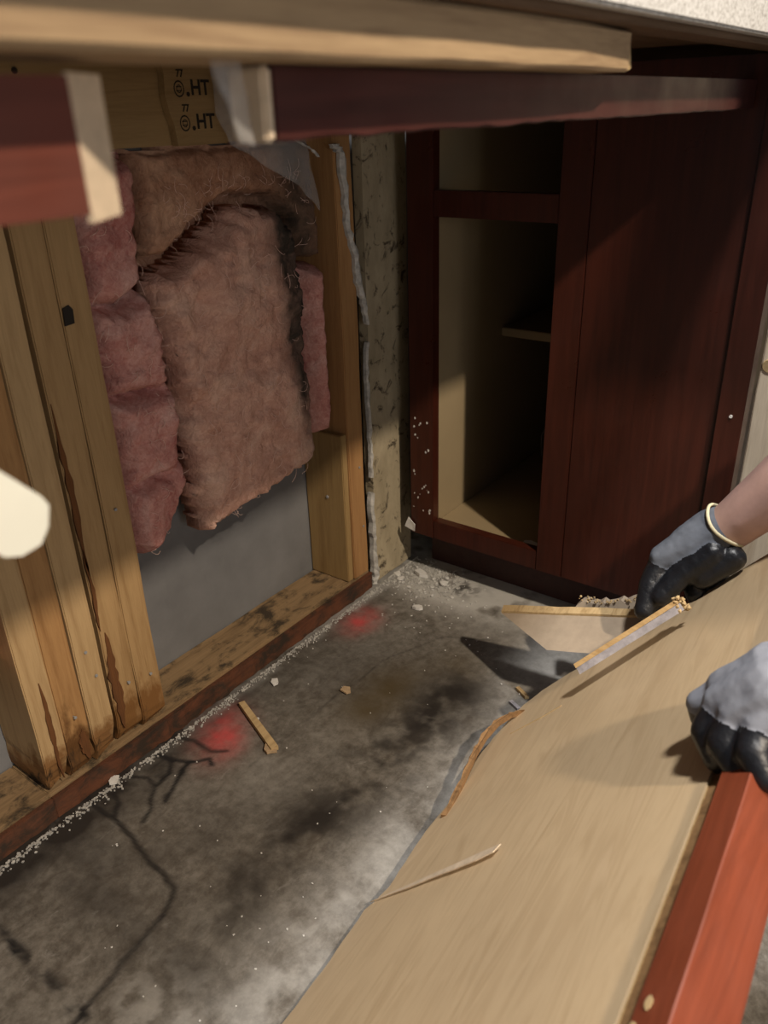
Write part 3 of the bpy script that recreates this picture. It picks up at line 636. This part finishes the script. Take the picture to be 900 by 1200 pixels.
bm = bmesh.new(); a = Vector((-0.3035, 0.158, 0.6405)); b_ = Vector((-0.2915, 0.02, 0.80)); d = (b_-a).normalized(); nn = Vector((0.8, -0.4, 0.4)); nn = (nn-d*nn.dot(d)).normalized(); s = d.cross(nn)
loop = [a+s*k*0.0145+d*dd for k, dd in ((-1.0, 0.008), (-0.75, 0.001), (-0.2, -0.004), (0.35, -0.002), (0.9, 0.004), (1.0, 0.010))]
loop += [b_+s*0.0145, b_-s*0.0145]
prism(bm, loop, -nn*0.006); obj('strip_body', bm, M['white'], t)

# ------------------------------------------------------------------ torn-out cabinet floor, leaning up to the right
P0 = Vector((-0.385, 0.32, 0.02)); NB = Vector((-0.9, -0.09, 1)).normalized()
def BP(x, y, off=0.0):
    t = (-0.07-x)/0.31      # the left edge rests lower than the raised rail side
    return Vector((x-0.0130*t, y+0.018*t, 0.02+0.9*(x+0.385)+0.09*(y-0.32)-0.027*t))+NB*off
fp = thing('cabinet_floor_panel', 'large maple laminate cabinet floor panel torn loose and tilted over the concrete', 'panel', (-0.22, 0.5, 0.02))
edge = [(-0.3705, 0.275), (-0.3697, 0.309), (-0.370, 0.376), (-0.3768, 0.444), (-0.3717, 0.4525), (-0.3653, 0.475), (-0.3747, 0.564), (-0.3721, 0.616),
        (-0.382, 0.677), (-0.384, 0.706), (-0.3787, 0.778), (-0.3716, 0.808), (-0.3563, 0.831), (-0.3284, 0.853), (-0.3018, 0.8645), (-0.262, 0.890), (-0.2215, 0.915), (-0.1874, 0.9445), (-0.141, 0.9725), (-0.100, 1.000)]
rnd = random.Random(11); E2 = []
for (a, b_), (c, d) in zip(edge, edge[1:]):
    E2.append((a, b_)); L = math.hypot(c-a, d-b_); n = int(L/0.012)
    for k in range(1, n): E2.append((a+(c-a)*k/n+rnd.uniform(-.0009, .0009), b_+(d-b_)*k/n+rnd.uniform(-.0009, .0009)))
E2.append(edge[-1])
outline = E2+[(-0.0800, 0.99), (-0.0790, 0.70), (-0.0775, 0.54), (-0.0660, 0.32), (-0.062, 0.24)]
outl2 = E2+[(-0.0900, 0.992), (-0.0885, 0.70), (-0.0870, 0.54), (-0.0755, 0.32), (-0.0715, 0.24)]
bm = bmesh.new(); prism(bm, [BP(*p) for p in outl2], -NB*0.0022); o = obj('laminate_face', bm, M['maple'], fp); o['label'] = 'beige maple laminate skin'
bm = bmesh.new(); prism(bm, [BP(x+(0.014 if y < 0.55 else 0.004) if i < len(E2) else x, y-(0.003 if 0.8 < y < 0.999 and i < len(E2) else 0), -0.0023) for i, (x, y) in enumerate(outl2)], -NB*0.0100); obj('core', bm, M['particle'], fp)
bm = bmesh.new(); prism(bm, [BP(x, y, -0.003) for x, y in ((-0.0895, 0.99), (-0.0880, 0.70), (-0.0865, 0.54), (-0.0750, 0.32), (-0.0710, 0.24), (-0.0625, 0.24), (-0.0665, 0.32), (-0.0780, 0.54), (-0.0795, 0.70), (-0.0805, 0.99))], -NB*0.008); o = obj('gap_shade', bm, M['peel'], fp); o['label'] = 'dark strip put in for the shaded gap along the rail'  # dark brown strip puts the shade of the gap into colour
# the sliver standing out of the laminate and the scratch
bm = bmesh.new()
A_ = [(-0.374, 0.4535), (-0.352, 0.4625), (-0.3335, 0.4695), (-0.310, 0.4790), (-0.2845, 0.489), (-0.262, 0.4985), (-0.2443, 0.5048)]
B_ = [(-0.2470, 0.4945), (-0.262, 0.4870), (-0.2845, 0.4795), (-0.310, 0.4722), (-0.3325, 0.4645), (-0.352, 0.4595)]
prism(bm, [BP(x, y, 0.0008+0.010*max(0, (x+0.374)/0.13)*0.35) for x, y in A_+B_], NB*0.0012)
o = obj('laminate_sliver', bm, M['cream_wood'], fp); o['label'] = 'pale splintered crack'
bm = bmesh.new(); prism(bm, [BP(-0.355, 0.735, 0.0002), BP(-0.320, 0.752, 0.0002), BP(-0.300, 0.764, 0.0002), BP(-0.301, 0.762, 0.0002), BP(-0.321, 0.749, 0.0002)], NB*0.0006); obj('scratch', bm, M['torn'], fp)
# strip peeled from the edge, hanging toward the floor
bm = bmesh.new(); top = []; low = []
path = [(-0.376, 0.600), (-0.380, 0.630), (-0.388, 0.668), (-0.395, 0.703), (-0.3985, 0.735), (-0.397, 0.765), (-0.390, 0.788), (-0.378, 0.803)]
for i, (x, y) in enumerate(path):
    k = math.sin(math.pi*i/(len(path)-1)); zt = 0.02+0.9*(-0.372+0.385)+0.09*(y-0.32)-0.017+0.002*k
    top.append(Vector((x-0.001, y, zt))); low.append(Vector((x+0.0045, y+0.002, zt+0.002)))
Lp = []
for i in range(len(top)-1):
    for k in range(4): Lp.append(top[i].lerp(top[i+1], k/4)+Vector((rnd.uniform(-.0016, .0016), 0, rnd.uniform(-.001, .001))))
Lp.append(top[-1]); prism(bm, Lp+low[::-1], (0.001, 0, -0.009)); o = obj('peeled_edge', bm, M['peel'], fp); o['label'] = 'frayed peeled strip of particle board'
# front rail carried by the panel
dU = (BP(0, 0.4)-BP(-0.1, 0.4)).normalized()
Ra, Rb = BP(-0.0560, 0.20, 0), BP(-0.0740, 0.54, 0); dR = (Rb-Ra).normalized(); U = (dU-dR*dU.dot(dR)).normalized()
fr_ = bmesh.new()
i0 = Ra+NB*0.006; i1 = Ra+dR*0.74+NB*0.006; n = 30; secs = []
for k in range(n+1):
    p = i0.lerp(i1, k/n)+U*0.001*noise.noise(Vector((k*0.3, 0, 0)))
    q = [p, p+U*0.0010+NB*0.0006, p+U*0.0285+NB*0.0006, p+U*0.0295-NB*0.0006, p+U*0.0295-NB*0.050, p-NB*0.050]
    secs.append([fr_.verts.new(v) for v in q])
for a, b_ in zip(secs, secs[1:]):
    for k in range(6): fr_.faces.new((a[k], a[(k+1) % 6], b_[(k+1) % 6], b_[k]))
fr_.faces.new(secs[0][::-1]); fr_.faces.new(secs[-1])
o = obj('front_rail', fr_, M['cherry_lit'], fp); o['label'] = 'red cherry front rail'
ch = bmesh.new()
for (s_, h_, w_) in ((0.128, 0.010, 0.005), (0.112, 0.004, 0.004)):
    p = Ra+dR*s_+U*h_+NB*0.0072; prism(ch, [p+dR*w_*math.cos(a)*rnd.uniform(.6, 1.2)+U*w_*0.6*math.sin(a) for a in [i*math.pi/4 for i in range(8)]], NB*0.0006)
o2 = obj('chipped_spots', ch, M['torn'], o); o2['label'] = 'bare wood chips in the red finish'

# ------------------------------------------------------------------ broken pieces at the far edge of the panel
def slab(name, m, pts, vec, label, edge_m=None, cat='board scrap', crumbs=None):
    t = thing(name, label, cat, Vector(pts[0]))
    bm = bmesh.new(); prism(bm, pts, vec); obj('board_body', bm, m, t)
    if crumbs:
        rr = random.Random(hash(cat) % 9+3); bm = bmesh.new(); a, b_, dv, nn_ = crumbs
        for k in range(nn_):
            p = Vector(a).lerp(Vector(b_), rr.random())+Vector(dv)*rr.random()+Vector([rr.uniform(-.0015, .0015) for _ in range(3)]); s = rr.uniform(0.0012, 0.0032)
            tt = bmesh.new(); bmesh.ops.create_icosphere(tt, subdivisions=1, radius=s)
            for v in tt.verts: v.co = v.co*rr.uniform(0.6, 1.3)+p
            me = bpy.data.meshes.new('q'); tt.to_mesh(me); tt.free(); bm.from_mesh(me); bpy.data.meshes.remove(me)
        o = obj('torn_edge', bm, M['torn'], t); o['label'] = 'crumbly torn edge'; o['kind'] = 'stuff'
    return t
M['dull'] = plainm('dull_laminate', (0.36, 0.29, 0.215), 0.6, 0.12, 40)
a1, a2, a3, a4, a5 = Vector((-0.474, 0.920, 0.1165)), Vector((-0.268, 0.935, 0.176)), Vector((-0.285, 0.880, 0.142)), Vector((-0.340, 0.875, 0.127)), Vector((-0.378, 0.874, 0.116))
t = thing('board_scrap', 'pointed triangular laminate scrap sticking out left from the black glove', 'board scrap', a1, 'broken scraps at the panel edge')
bm = bmesh.new(); prism(bm, [a1, a2, a3, a4, a5], (-0.003, 0.011, 0.003)); obj('board_body', bm, M['dull'], t)
bm = bmesh.new(); up = Vector((-0.0008, 0.0, 0.0032)); q = [a1.lerp(a2, k/12)+Vector((0, 0, random.uniform(-.0006, .0006))) for k in range(13)]
prism(bm, q+[p+up for p in q[::-1]], (-0.0030, 0.0125, 0.003)); o = obj('raw_edge', bm, M['torn'], t); o['label'] = 'pale raw upper edge'
q = [Vector((-0.380, 0.975, 0.085)), Vector((-0.380, 0.975, 0.134))]
for k in range(1, 16): q.append(Vector((-0.380+0.100*k/16, 0.975, 0.144+0.036*k/16-0.008*math.sin(math.pi*k/16)+random.uniform(-.003, .003))))
q += [Vector((-0.280, 0.975, 0.174)), Vector((-0.280, 0.975, 0.110))]
t = thing('board_scrap', 'upright beige scrap with a jagged top edge, behind the pointed scrap', 'board scrap', q[0], 'broken scraps at the panel edge')
bm = bmesh.new(); prism(bm, [Vector((p.x, p.y-(0.14-p.z)*0.35, p.z)) for p in q], (0, 0.012, 0.002)); obj('board_body', bm, M['dull'], t)
bm = bmesh.new()
for k in range(46):
    f = random.random(); p = Vector((-0.380+0.1*f, 0.975+0.012*random.random(), 0.144+0.036*f-0.008*math.sin(math.pi*f)+random.uniform(-.001, .003))); s = random.uniform(0.0010, 0.0024)
    tt = bmesh.new(); bmesh.ops.create_icosphere(tt, subdivisions=1, radius=s)
    for v in tt.verts: v.co = v.co*random.uniform(0.6, 1.3)+p
    me = bpy.data.meshes.new('q'); tt.to_mesh(me); tt.free(); bm.from_mesh(me); bpy.data.meshes.remove(me)
o = obj('torn_edge', bm, M['torn'], t); o['kind'] = 'stuff'; o['label'] = 'crumbly torn edge'
# long narrow strip lying along the panel's edge
s0, s1 = Vector((-0.3010, 0.790, 0.1700)), Vector((-0.2080, 0.862, 0.2610)); dS = (s1-s0).normalized()
t = thing('board_scrap', 'long narrow laminate strip with crumbled end, lying on the edge of the tilted panel', 'board scrap', s0, 'broken scraps at the panel edge')
vw = ((s0+s1)/2-Vector((0, 0, 0.8))).normalized(); pS = vw.cross(dS).normalized(); pS = pS if pS.z > 0 else -pS
vW = (vw-dS*vw.dot(dS)).normalized(); wS = vW; vS = pS
bm = bmesh.new(); prism(bm, [s0-pS*0.0085, s0+dS*0.001, s1, s1-pS*0.0095], vW*0.006); obj('laminate_side', bm, M['gray_lam'], t)
bm = bmesh.new(); prism(bm, [s0+pS*0.0003, s0+pS*0.0060+vW*0.003, s0+pS*0.0060+vW*0.009, s0+vW*0.006+pS*0.0003], dS*(s1-s0).length); obj('raw_edge', bm, M['particle'], t)
bm = bmesh.new()
for k in range(50):
    p = s1+wS*random.uniform(0, 0.010)+vS*random.uniform(-0.011, 0.008)+dS*random.uniform(-0.006, 0.006); s = random.uniform(0.0015, 0.0034)
    tt = bmesh.new(); bmesh.ops.create_icosphere(tt, subdivisions=1, radius=s)
    for v in tt.verts: v.co = v.co*random.uniform(0.6, 1.3)+p
    me = bpy.data.meshes.new('q'); tt.to_mesh(me); tt.free(); bm.from_mesh(me); bpy.data.meshes.remove(me)
o = obj('crumbled_end', bm, M['torn'], t); o['kind'] = 'stuff'; o['label'] = 'crumbled pale end'

# ------------------------------------------------------------------ things on the floor
def stick(name, m, a, b_, w_, h_, label, cat='wood scrap', group=None):
    a, b_ = Vector(a), Vector(b_); d = (b_-a).normalized(); s = Vector((-d.y, d.x, 0)).normalized(); bm = bmesh.new()
    prism(bm, [a-s*w_/2, a+s*w_/2, b_+s*w_/2+d*0.002, b_-s*w_/2], (0, 0, h_)); return tag(obj(name, bm, m), label, cat, group)
t = thing('wood_lath', 'thin pale wood lath lying by the larger red paint spot', 'wood scrap', (-0.70, 0.61, 0.001))
bm = bmesh.new(); a, b_ = Vector((-0.757, 0.640, 0.0015)), Vector((-0.649, 0.596, 0.0015)); d = (b_-a).normalized(); s = Vector((-d.y, d.x, 0))
prism(bm, [a-s*0.005, a+s*0.004, b_+s*0.0055, b_-s*0.0055], (0, 0, 0.007)); obj('lath_body', bm, M['torn'], t)
bm = bmesh.new(); prism(bm, [b_-s*0.007+d*0.001, b_+s*0.001+d*0.005, b_+s*0.003-d*0.006, b_-s*0.006-d*0.018, b_-s*0.013-d*0.008, b_-s*0.012], (0, 0, 0.0042)); o = obj('broken_flap', bm, M['tanchip'], t)
def chip(loc, s, m, rnd, me=None):
    bm = bmesh.new(); n = rnd.randint(5, 7); pts = [(math.cos(2*math.pi*k/n)*s*rnd.uniform(.55, 1.1), math.sin(2*math.pi*k/n)*s*rnd.uniform(.4, 0.9), 0) for k in range(n)]
    prism(bm, pts, (0, 0, s*rnd.uniform(0.2, 0.5))); tl = rnd.uniform(-0.15, 0.15)
    bmesh.ops.rotate(bm, cent=(0, 0, 0), matrix=Matrix.Rotation(rnd.uniform(0, 6.3), 3, 'Z') @ Matrix.Rotation(tl, 3, 'X'), verts=bm.verts)
    mz = min(v.co.z for v in bm.verts); bmesh.ops.translate(bm, vec=(loc[0], loc[1], loc[2]-mz), verts=bm.verts); return bm
rnd = random.Random(21)
named = [(-0.649, 0.755, 0.011, 'tanchip', 'lone tan paper chip on the bare middle of the concrete'),
         (-0.742, 1.105, 0.017, 'chip', 'largest white plaster flake in the rubble of the far corner'),
         (-0.690, 1.100, 0.011, 'chip', 'flat plaster flake at the right of the corner rubble'),
         (-0.684, 1.005, 0.010, 'chip', 'plaster crumb cluster by itself in front of the corner rubble'),
         (-0.768, 1.070, 0.010, 'chip', 'plaster flake nearest the crumbling joint compound'),
         (-0.752, 0.708, 0.009, 'chip', 'white flake fallen beside the bottom plate'),
         (-0.783, 1.083, 0.011, 'chip', 'plaster flake against the foot of the old wallboard'),
         (-0.7895, 0.432, 0.010, 'chip', 'white flake on the plate edge in front of the rotted studs'),
         (-0.716, 0.890-0.26, 0.004, 'chip', 'tiny white crumb by the upper end of the lath')]
for x, y, s, mm, lb in named:
    tag(obj('plaster_chip' if mm == 'chip' else 'paper_chip', chip((x, y, 0.001), s, M[mm], rnd), M[mm]), lb, 'chip')
stick('wood_scrap', M['torn'], (-0.434, 0.905, 0.001), (-0.412, 0.893, 0.001), 0.006, 0.005, 'small pale wood splinter on the floor left of the panel edge')
stick('wood_scrap', M['gray_lam'], (-0.428, 0.872, 0.001), (-0.410, 0.864, 0.001), 0.006, 0.004, 'small grey laminate splinter on the floor under the panel edge')
bm = bmesh.new(); prism(bm, [(-0.772, 1.095, 0.104), (-0.764, 1.096, 0.124), (-0.750, 1.096, 0.112), (-0.752, 1.097, 0.098)], (0, -0.0015, 0))
tag(obj('paper_flake', bm, M['chip']), 'white paper flake stuck at the lower left corner of the cabinet face', 'chip')
bm = bmesh.new(); prism(bm, [(-0.545, 1.123, 0.1165), (-0.520, 1.122, 0.1165), (-0.518, 1.135, 0.1165), (-0.536, 1.140, 0.1165), (-0.546, 1.134, 0.1165)], (0, 0, 0.006))
tag(obj('paper_flake', bm, M['chip']), 'white flake on the cabinet floor at the front right of the opening', 'chip')
GR = 'small white crumbs scattered on the concrete'
protos = []
for k in range(6):
    o = obj('plaster_crumb', chip((0, 0, 0.0008), 0.0042, M['chip'], rnd), M['chip']); protos.append(o)
sc = []
for k in range(70): sc.append((rnd.gauss(-0.725, 0.045), rnd.gauss(1.085, 0.032), rnd.uniform(0.35, 1.1)))
for k in range(40): sc.append((rnd.gauss(-0.66, 0.07), rnd.gauss(1.02, 0.05), rnd.uniform(0.25, 0.55)))
for k in range(60): sc.append((rnd.uniform(-0.775, -0.42), rnd.uniform(0.24, 1.0), rnd.uniform(0.18, 0.40)))
sc = [(x, y, s) for x, y, s in sc if -0.78 < x < -0.40 and y < 1.16]
for i, (x, y, s) in enumerate(sc):
    o = protos[i] if i < 6 else protos[i % 6].copy()
    if i >= 6: C.objects.link(o)
    o.location = (x, y, 0.0009); o.scale = (s, s, s); o.rotation_euler = (0, 0, rnd.uniform(0, 6.3))
    tag(o, ('small white plaster crumb in the rubble heap at the far corner' if y > 1.03 and x < -0.62 else 'tiny white plaster crumb scattered on the open concrete'), 'crumb',
        ('plaster crumbs in the corner rubble' if y > 1.03 and x < -0.62 else GR))
# dust and rubble too fine to count, along the plate and in the corner
bm = bmesh.new()
for k in range(2200):
    r_ = rnd.random()
    if r_ < 0.55: y = rnd.uniform(0.25, 1.12); x = -0.7875+abs(rnd.gauss(0, 0.006))
    else: x = rnd.gauss(-0.735, 0.04); y = rnd.gauss(1.10, 0.03)
    x = max(x, -0.789)
    if y > 1.165: continue
    s = rnd.uniform(0.0006, 0.0022); z = 0.0004
    pts = [(x+s*math.cos(a)*rnd.uniform(.6, 1.2), y+s*math.sin(a)*rnd.uniform(.6, 1.2), z) for a in (0, 1.5, 3.1, 4.6)]
    prism(bm, pts, (0, 0, s*0.8))
o = obj('plaster_dust', bm, M['mud']); tag(o, 'line of plaster dust along the bottom plate and in the far corner', 'dust', kind='stuff')

# ------------------------------------------------------------------ the worker
def capsule(bm, a, b_, ra, rb, seg=12):
    t = bmesh.new()
    for p, r_ in ((a, ra), (b_, rb)):
        q = bmesh.ops.create_uvsphere(t, u_segments=seg, v_segments=8, radius=r_); bmesh.ops.translate(t, vec=p, verts=q['verts'])
    r_ = bmesh.ops.convex_hull(t, input=t.verts[:])
    bmesh.ops.delete(t, geom=[g for g in r_['geom_interior']+r_['geom_unused'] if isinstance(g, bmesh.types.BMVert)], context='VERTS')
    me = bpy.data.meshes.new('t'); t.to_mesh(me); t.free(); bm.from_mesh(me); bpy.data.meshes.remove(me)
def grown(name, caps, vox, mats, parent, smooth=4, pick=None, wrinkle=0.0):
    bm = bmesh.new()
    for c_ in caps: capsule(bm, Vector(c_[0]), Vector(c_[1]), c_[2], c_[3])
    me = bpy.data.meshes.new('t'); bm.to_mesh(me); bm.free(); o = bpy.data.objects.new('t', me); C.objects.link(o)
    md = o.modifiers.new('r', 'REMESH'); md.mode = 'VOXEL'; md.voxel_size = vox
    sm2 = o.modifiers.new('s', 'SMOOTH'); sm2.iterations = smooth; sm2.factor = 0.5
    dg = bpy.context.evaluated_depsgraph_get(); me2 = bpy.data.meshes.new_from_object(o.evaluated_get(dg)); bpy.data.objects.remove(o)
    me2.materials.clear()
    for m_ in mats: me2.materials.append(m_)
    if wrinkle:
        for v in me2.vertices: v.co += v.normal*wrinkle*(noise.noise(v.co*60)+0.5*noise.noise(v.co*130))
    for p in me2.polygons:
        p.use_smooth = True
        if pick: p.material_index = pick(p.center)
    return link(name, me2, None, parent)
def nearest_tag(caps):
    A = [(Vector(c_[0]), Vector(c_[1]), c_[2], c_[3], c_[4] if len(c_) > 4 else 0) for c_ in caps]
    def f(p):
        best = None
        for a, b_, ra, rb, tg in A:
            d = b_-a; t = max(0, min(1, (p-a).dot(d)/(d.length_squared+1e-12))); q = (p-a-d*t).length-(ra+(rb-ra)*t)
            if best is None or q < best[0]: best = (q, tg)
        return best[1]
    return f
wk = thing('person', 'worker in grey gloves with black palms reaching in from the right, bare forearm', 'person', (0.55, 0.88, 0.0))
rw, re_, rs_ = Vector((-0.200, 0.978, 0.305)), Vector((-0.045, 0.99, 0.520)), Vector((0.22, 1.05, 0.80))
lw, le, ls = Vector((-0.012, 0.590, 0.402)), Vector((0.215, 0.62, 0.530)), Vector((0.28, 0.72, 0.84))
neck, head = Vector((0.23, 0.88, 0.92)), Vector((0.14, 0.87, 1.05)); pel = Vector((0.64, 0.88, 0.40)); chest = Vector((0.35, 0.88, 0.75))
body = [(rw-Vector((0.03, 0, 0.02)), rw, 0.027, 0.029), (rw, rw.lerp(re_, 0.55), 0.029, 0.042), (rw.lerp(re_, 0.55), re_, 0.042, 0.043), (re_, rs_, 0.044, 0.058),
        (lw-Vector((0.03, -0.005, 0.012)), lw, 0.027, 0.029), (lw, lw.lerp(le, 0.55), 0.029, 0.041), (lw.lerp(le, 0.55), le, 0.041, 0.042), (le, ls, 0.044, 0.058),
        (rs_, chest, 0.07, 0.11), (ls, chest, 0.07, 0.11), (chest, pel, 0.125, 0.13), (chest, neck, 0.09, 0.055), (neck, head-Vector((0, 0, 0.03)), 0.055, 0.060),
        (head+Vector((0.02, 0, 0.03)), head-Vector((0.01, 0, 0.03)), 0.092, 0.075), (head+Vector((-0.05, 0, -0.06)), head-Vector((0.0, 0, 0.05)), 0.038, 0.06),
        (head+Vector((-0.085, 0, -0.004)), head+Vector((-0.108, 0, -0.030)), 0.009, 0.013),
        (head+Vector((-0.01, 0.084, -0.015)), head+Vector((0.0, 0.088, 0.012)), 0.011, 0.016), (head+Vector((-0.01, -0.084, -0.015)), head+Vector((0.0, -0.088, 0.012)), 0.011, 0.016),
        (head+Vector((-0.086, -0.02, -0.064)), head+Vector((-0.086, 0.02, -0.064)), 0.008, 0.008),
        (pel+Vector((0, 0.09, 0)), Vector((0.33, 1.00, 0.075)), 0.10, 0.062), (pel+Vector((0, -0.09, 0)), Vector((0.33, 0.76, 0.075)), 0.10, 0.062),
        (Vector((0.33, 1.00, 0.07)), Vector((0.73, 1.00, 0.055)), 0.062, 0.045), (Vector((0.33, 0.76, 0.07)), Vector((0.73, 0.76, 0.055)), 0.062, 0.045)]
grown('body', body, 0.006, [M['skin']], wk, 3)
sh = [(re_.lerp(rs_, 0.25), rs_, 0.058, 0.072), (le.lerp(ls, 0.25), ls, 0.058, 0.072), (rs_, chest, 0.082, 0.125), (ls, chest, 0.082, 0.125), (chest, pel, 0.140, 0.145), (chest, neck-Vector((-0.02, 0, 0.05)), 0.10, 0.07)]
grown('shirt', sh, 0.008, [M['shirt']], wk, 3)
jn = [(pel+Vector((0, 0.09, 0)), Vector((0.33, 1.00, 0.078)), 0.112, 0.073), (pel+Vector((0, -0.09, 0)), Vector((0.33, 0.76, 0.078)), 0.112, 0.073), (pel, pel+Vector((-0.02, 0, 0.04)), 0.15, 0.14),
      (Vector((0.33, 1.00, 0.077)), Vector((0.68, 1.00, 0.070)), 0.073, 0.058), (Vector((0.33, 0.76, 0.077)), Vector((0.68, 0.76, 0.070)), 0.073, 0.058)]
grown('trousers', jn, 0.008, [M['jeans']], wk, 3)
for yy in (1.0, 0.76): grown('boot', [(Vector((0.72, yy, 0.062)), Vector((0.80, yy, 0.058)), 0.052, 0.050), (Vector((0.79, yy, 0.08)), Vector((0.80, yy, 0.042)), 0.045, 0.040)], 0.006, [M['boot']], wk, 3)
grown('hair', [(head+Vector((0.028, 0, 0.040)), head+Vector((0.045, 0, -0.02)), 0.093, 0.078), (head+Vector((-0.035, 0, 0.075)), head+Vector((0.02, 0, 0.06)), 0.055, 0.085)], 0.006, [M['hair']], wk, 3, wrinkle=0.002)
for yy in (-0.030, 0.030):
    grown('eye', [(head+Vector((-0.070, yy, 0.004)), head+Vector((-0.068, yy, 0.004)), 0.010, 0.010)], 0.002, [M['hair']], wk, 1)
# right (far) glove: 0 grey knit, 1 black coating
V3 = Vector
Wr = V3((-0.2080, 0.9760, 0.3030))
ix0, ix1, ix2 = V3((-0.2580, 0.9400, 0.2640)), V3((-0.2610, 0.9180, 0.2380)), V3((-0.2590, 0.8970, 0.2120))
md0, rg0, pk0 = V3((-0.2400, 0.9500, 0.2560)), V3((-0.2200, 0.9600, 0.2520)), V3((-0.2000, 0.9680, 0.2560))
hR = [(Wr+V3((0.004, 0, 0.004)), Wr, 0.0335, 0.034, 0), (Wr, V3((-0.226, 0.962, 0.288)), 0.034, 0.031, 0), (V3((-0.226, 0.962, 0.288)), ix0+V3((0.002, 0, 0.006)), 0.030, 0.018, 0), (Wr, md0+V3((0, 0, 0.008)), 0.030, 0.017, 0),
      (Wr, rg0, 0.028, 0.016, 0), (Wr+V3((0.01, 0, -0.01)), pk0, 0.026, 0.015, 0),
      (ix0, ix1, 0.0165, 0.0150, 1), (ix1, ix2, 0.0150, 0.0125, 1),
      (md0, V3((-0.2400, 0.9290, 0.2300)), 0.0160, 0.0140, 1), (V3((-0.2400, 0.9290, 0.2300)), V3((-0.2440, 0.9150, 0.2130)), 0.0140, 0.0115, 1),
      (rg0, V3((-0.2090, 0.9430, 0.2310)), 0.0160, 0.0140, 1), (V3((-0.2090, 0.9430, 0.2310)), V3((-0.1960, 0.9560, 0.2280)), 0.0135, 0.0115, 1),
      (pk0, V3((-0.1860, 0.9560, 0.2430)), 0.0150, 0.0125, 1), (V3((-0.1860, 0.9560, 0.2430)), V3((-0.1770, 0.9680, 0.2440)), 0.0120, 0.0105, 1),
      (V3((-0.2000, 0.9480, 0.2900)), V3((-0.2260, 0.9300, 0.2620)), 0.0190, 0.0160, 1), (V3((-0.2260, 0.9300, 0.2620)), V3((-0.2440, 0.9080, 0.2330)), 0.0155, 0.0130, 1),
      (V3((-0.178, 0.955, 0.288)), V3((-0.205, 0.940, 0.262)), 0.018, 0.018, 1)]
gr = grown('glove', hR, 0.0021, [M['knit_shaded'], M['rubber']], wk, 5, nearest_tag(hR), wrinkle=0.0009); gr['label'] = 'grey glove coloured as in shade, with black palm, far hand'
def ring(parent, c, axis, ra, rb, tr, m_):
    axis = axis.normalized(); a = axis.orthogonal().normalized(); b_ = axis.cross(a); bm = bmesh.new(); n, k = 40, 8; g = []
    for i in range(n):
        t = 2*math.pi*i/n; d = a*math.cos(t)*ra+b_*math.sin(t)*rb; p = c+d+axis*0.0015*math.sin(3*t); dn_ = d.normalized()
        g.append([bm.verts.new(p+dn_*tr*math.cos(u)+axis*tr*1.2*math.sin(u)) for u in [2*math.pi*q/k for q in range(k)]])
    for i in range(n):
        for q in range(k): bm.faces.new((g[i][q], g[(i+1) % n][q], g[(i+1) % n][(q+1) % k], g[i][(q+1) % k]))
    o = obj('cuff_band', bm, m_, parent, True); o['label'] = 'cream elastic cuff edge'
ring(gr, Wr+V3((0.0135, 0, 0.0175)), V3((0.60, 0, 0.80)), 0.0315, 0.0315, 0.0020, M['cuff'])
# left (near) glove
Wl = V3((-0.0150, 0.5880, 0.4020))
hL = [(Wl+V3((0.03, 0, 0.012)), Wl, 0.036, 0.035, 0), (Wl, V3((-0.060, 0.605, 0.378)), 0.035, 0.033, 0), (V3((-0.055, 0.600, 0.378)), V3((-0.094, 0.606, 0.352)), 0.034, 0.021, 0), (V3((-0.055, 0.590, 0.380)), V3((-0.092, 0.587, 0.350)), 0.033, 0.020, 0),
      (V3((-0.050, 0.585, 0.380)), V3((-0.078, 0.573, 0.354)), 0.032, 0.019, 0), (Wl, V3((-0.060, 0.565, 0.362)), 0.032, 0.018, 0), (V3((-0.06, 0.62, 0.376)), V3((-0.088, 0.632, 0.356)), 0.028, 0.015, 0),
      (V3((-0.094, 0.606, 0.352)), V3((-0.1150, 0.6020, 0.3320)), 0.0160, 0.0125, 0), (V3((-0.1150, 0.6020, 0.3320)), V3((-0.1120, 0.6030, 0.3170)), 0.0120, 0.0105, 1),
      (V3((-0.093, 0.585, 0.345)), V3((-0.0985, 0.572, 0.330)), 0.0180, 0.0155, 1), (V3((-0.0985, 0.572, 0.330)), V3((-0.0860, 0.560, 0.318)), 0.0150, 0.0130, 1), (V3((-0.0860, 0.560, 0.318)), V3((-0.0660, 0.566, 0.318)), 0.0130, 0.0110, 1),
      (V3((-0.078, 0.572, 0.349)), V3((-0.0820, 0.556, 0.337)), 0.0180, 0.0155, 1), (V3((-0.0820, 0.556, 0.337)), V3((-0.0660, 0.546, 0.327)), 0.0150, 0.0130, 1), (V3((-0.0660, 0.546, 0.327)), V3((-0.0500, 0.552, 0.324)), 0.0130, 0.0110, 1),
      (V3((-0.060, 0.563, 0.357)), V3((-0.0600, 0.545, 0.348)), 0.0170, 0.0145, 1), (V3((-0.0600, 0.545, 0.348)), V3((-0.0480, 0.536, 0.338)), 0.0140, 0.0120, 1), (V3((-0.0480, 0.536, 0.338)), V3((-0.0360, 0.542, 0.336)), 0.0120, 0.0105, 1),
      (V3((-0.045, 0.620, 0.372)), V3((-0.080, 0.640, 0.345)), 0.020, 0.015, 0), (V3((-0.080, 0.640, 0.345)), V3((-0.088, 0.640, 0.325)), 0.0145, 0.0120, 1)]
gl = grown('glove', hL, 0.0019, [M['knit'], M['rubber']], wk, 5, nearest_tag(hL), wrinkle=0.0005); gl['label'] = 'light grey glove with black palm gripping the red rail'
ring(gl, Wl+V3((0.050, 0, 0.020)), V3((0.92, 0.05, 0.38)), 0.0385, 0.0385, 0.0022, M['cuff'])
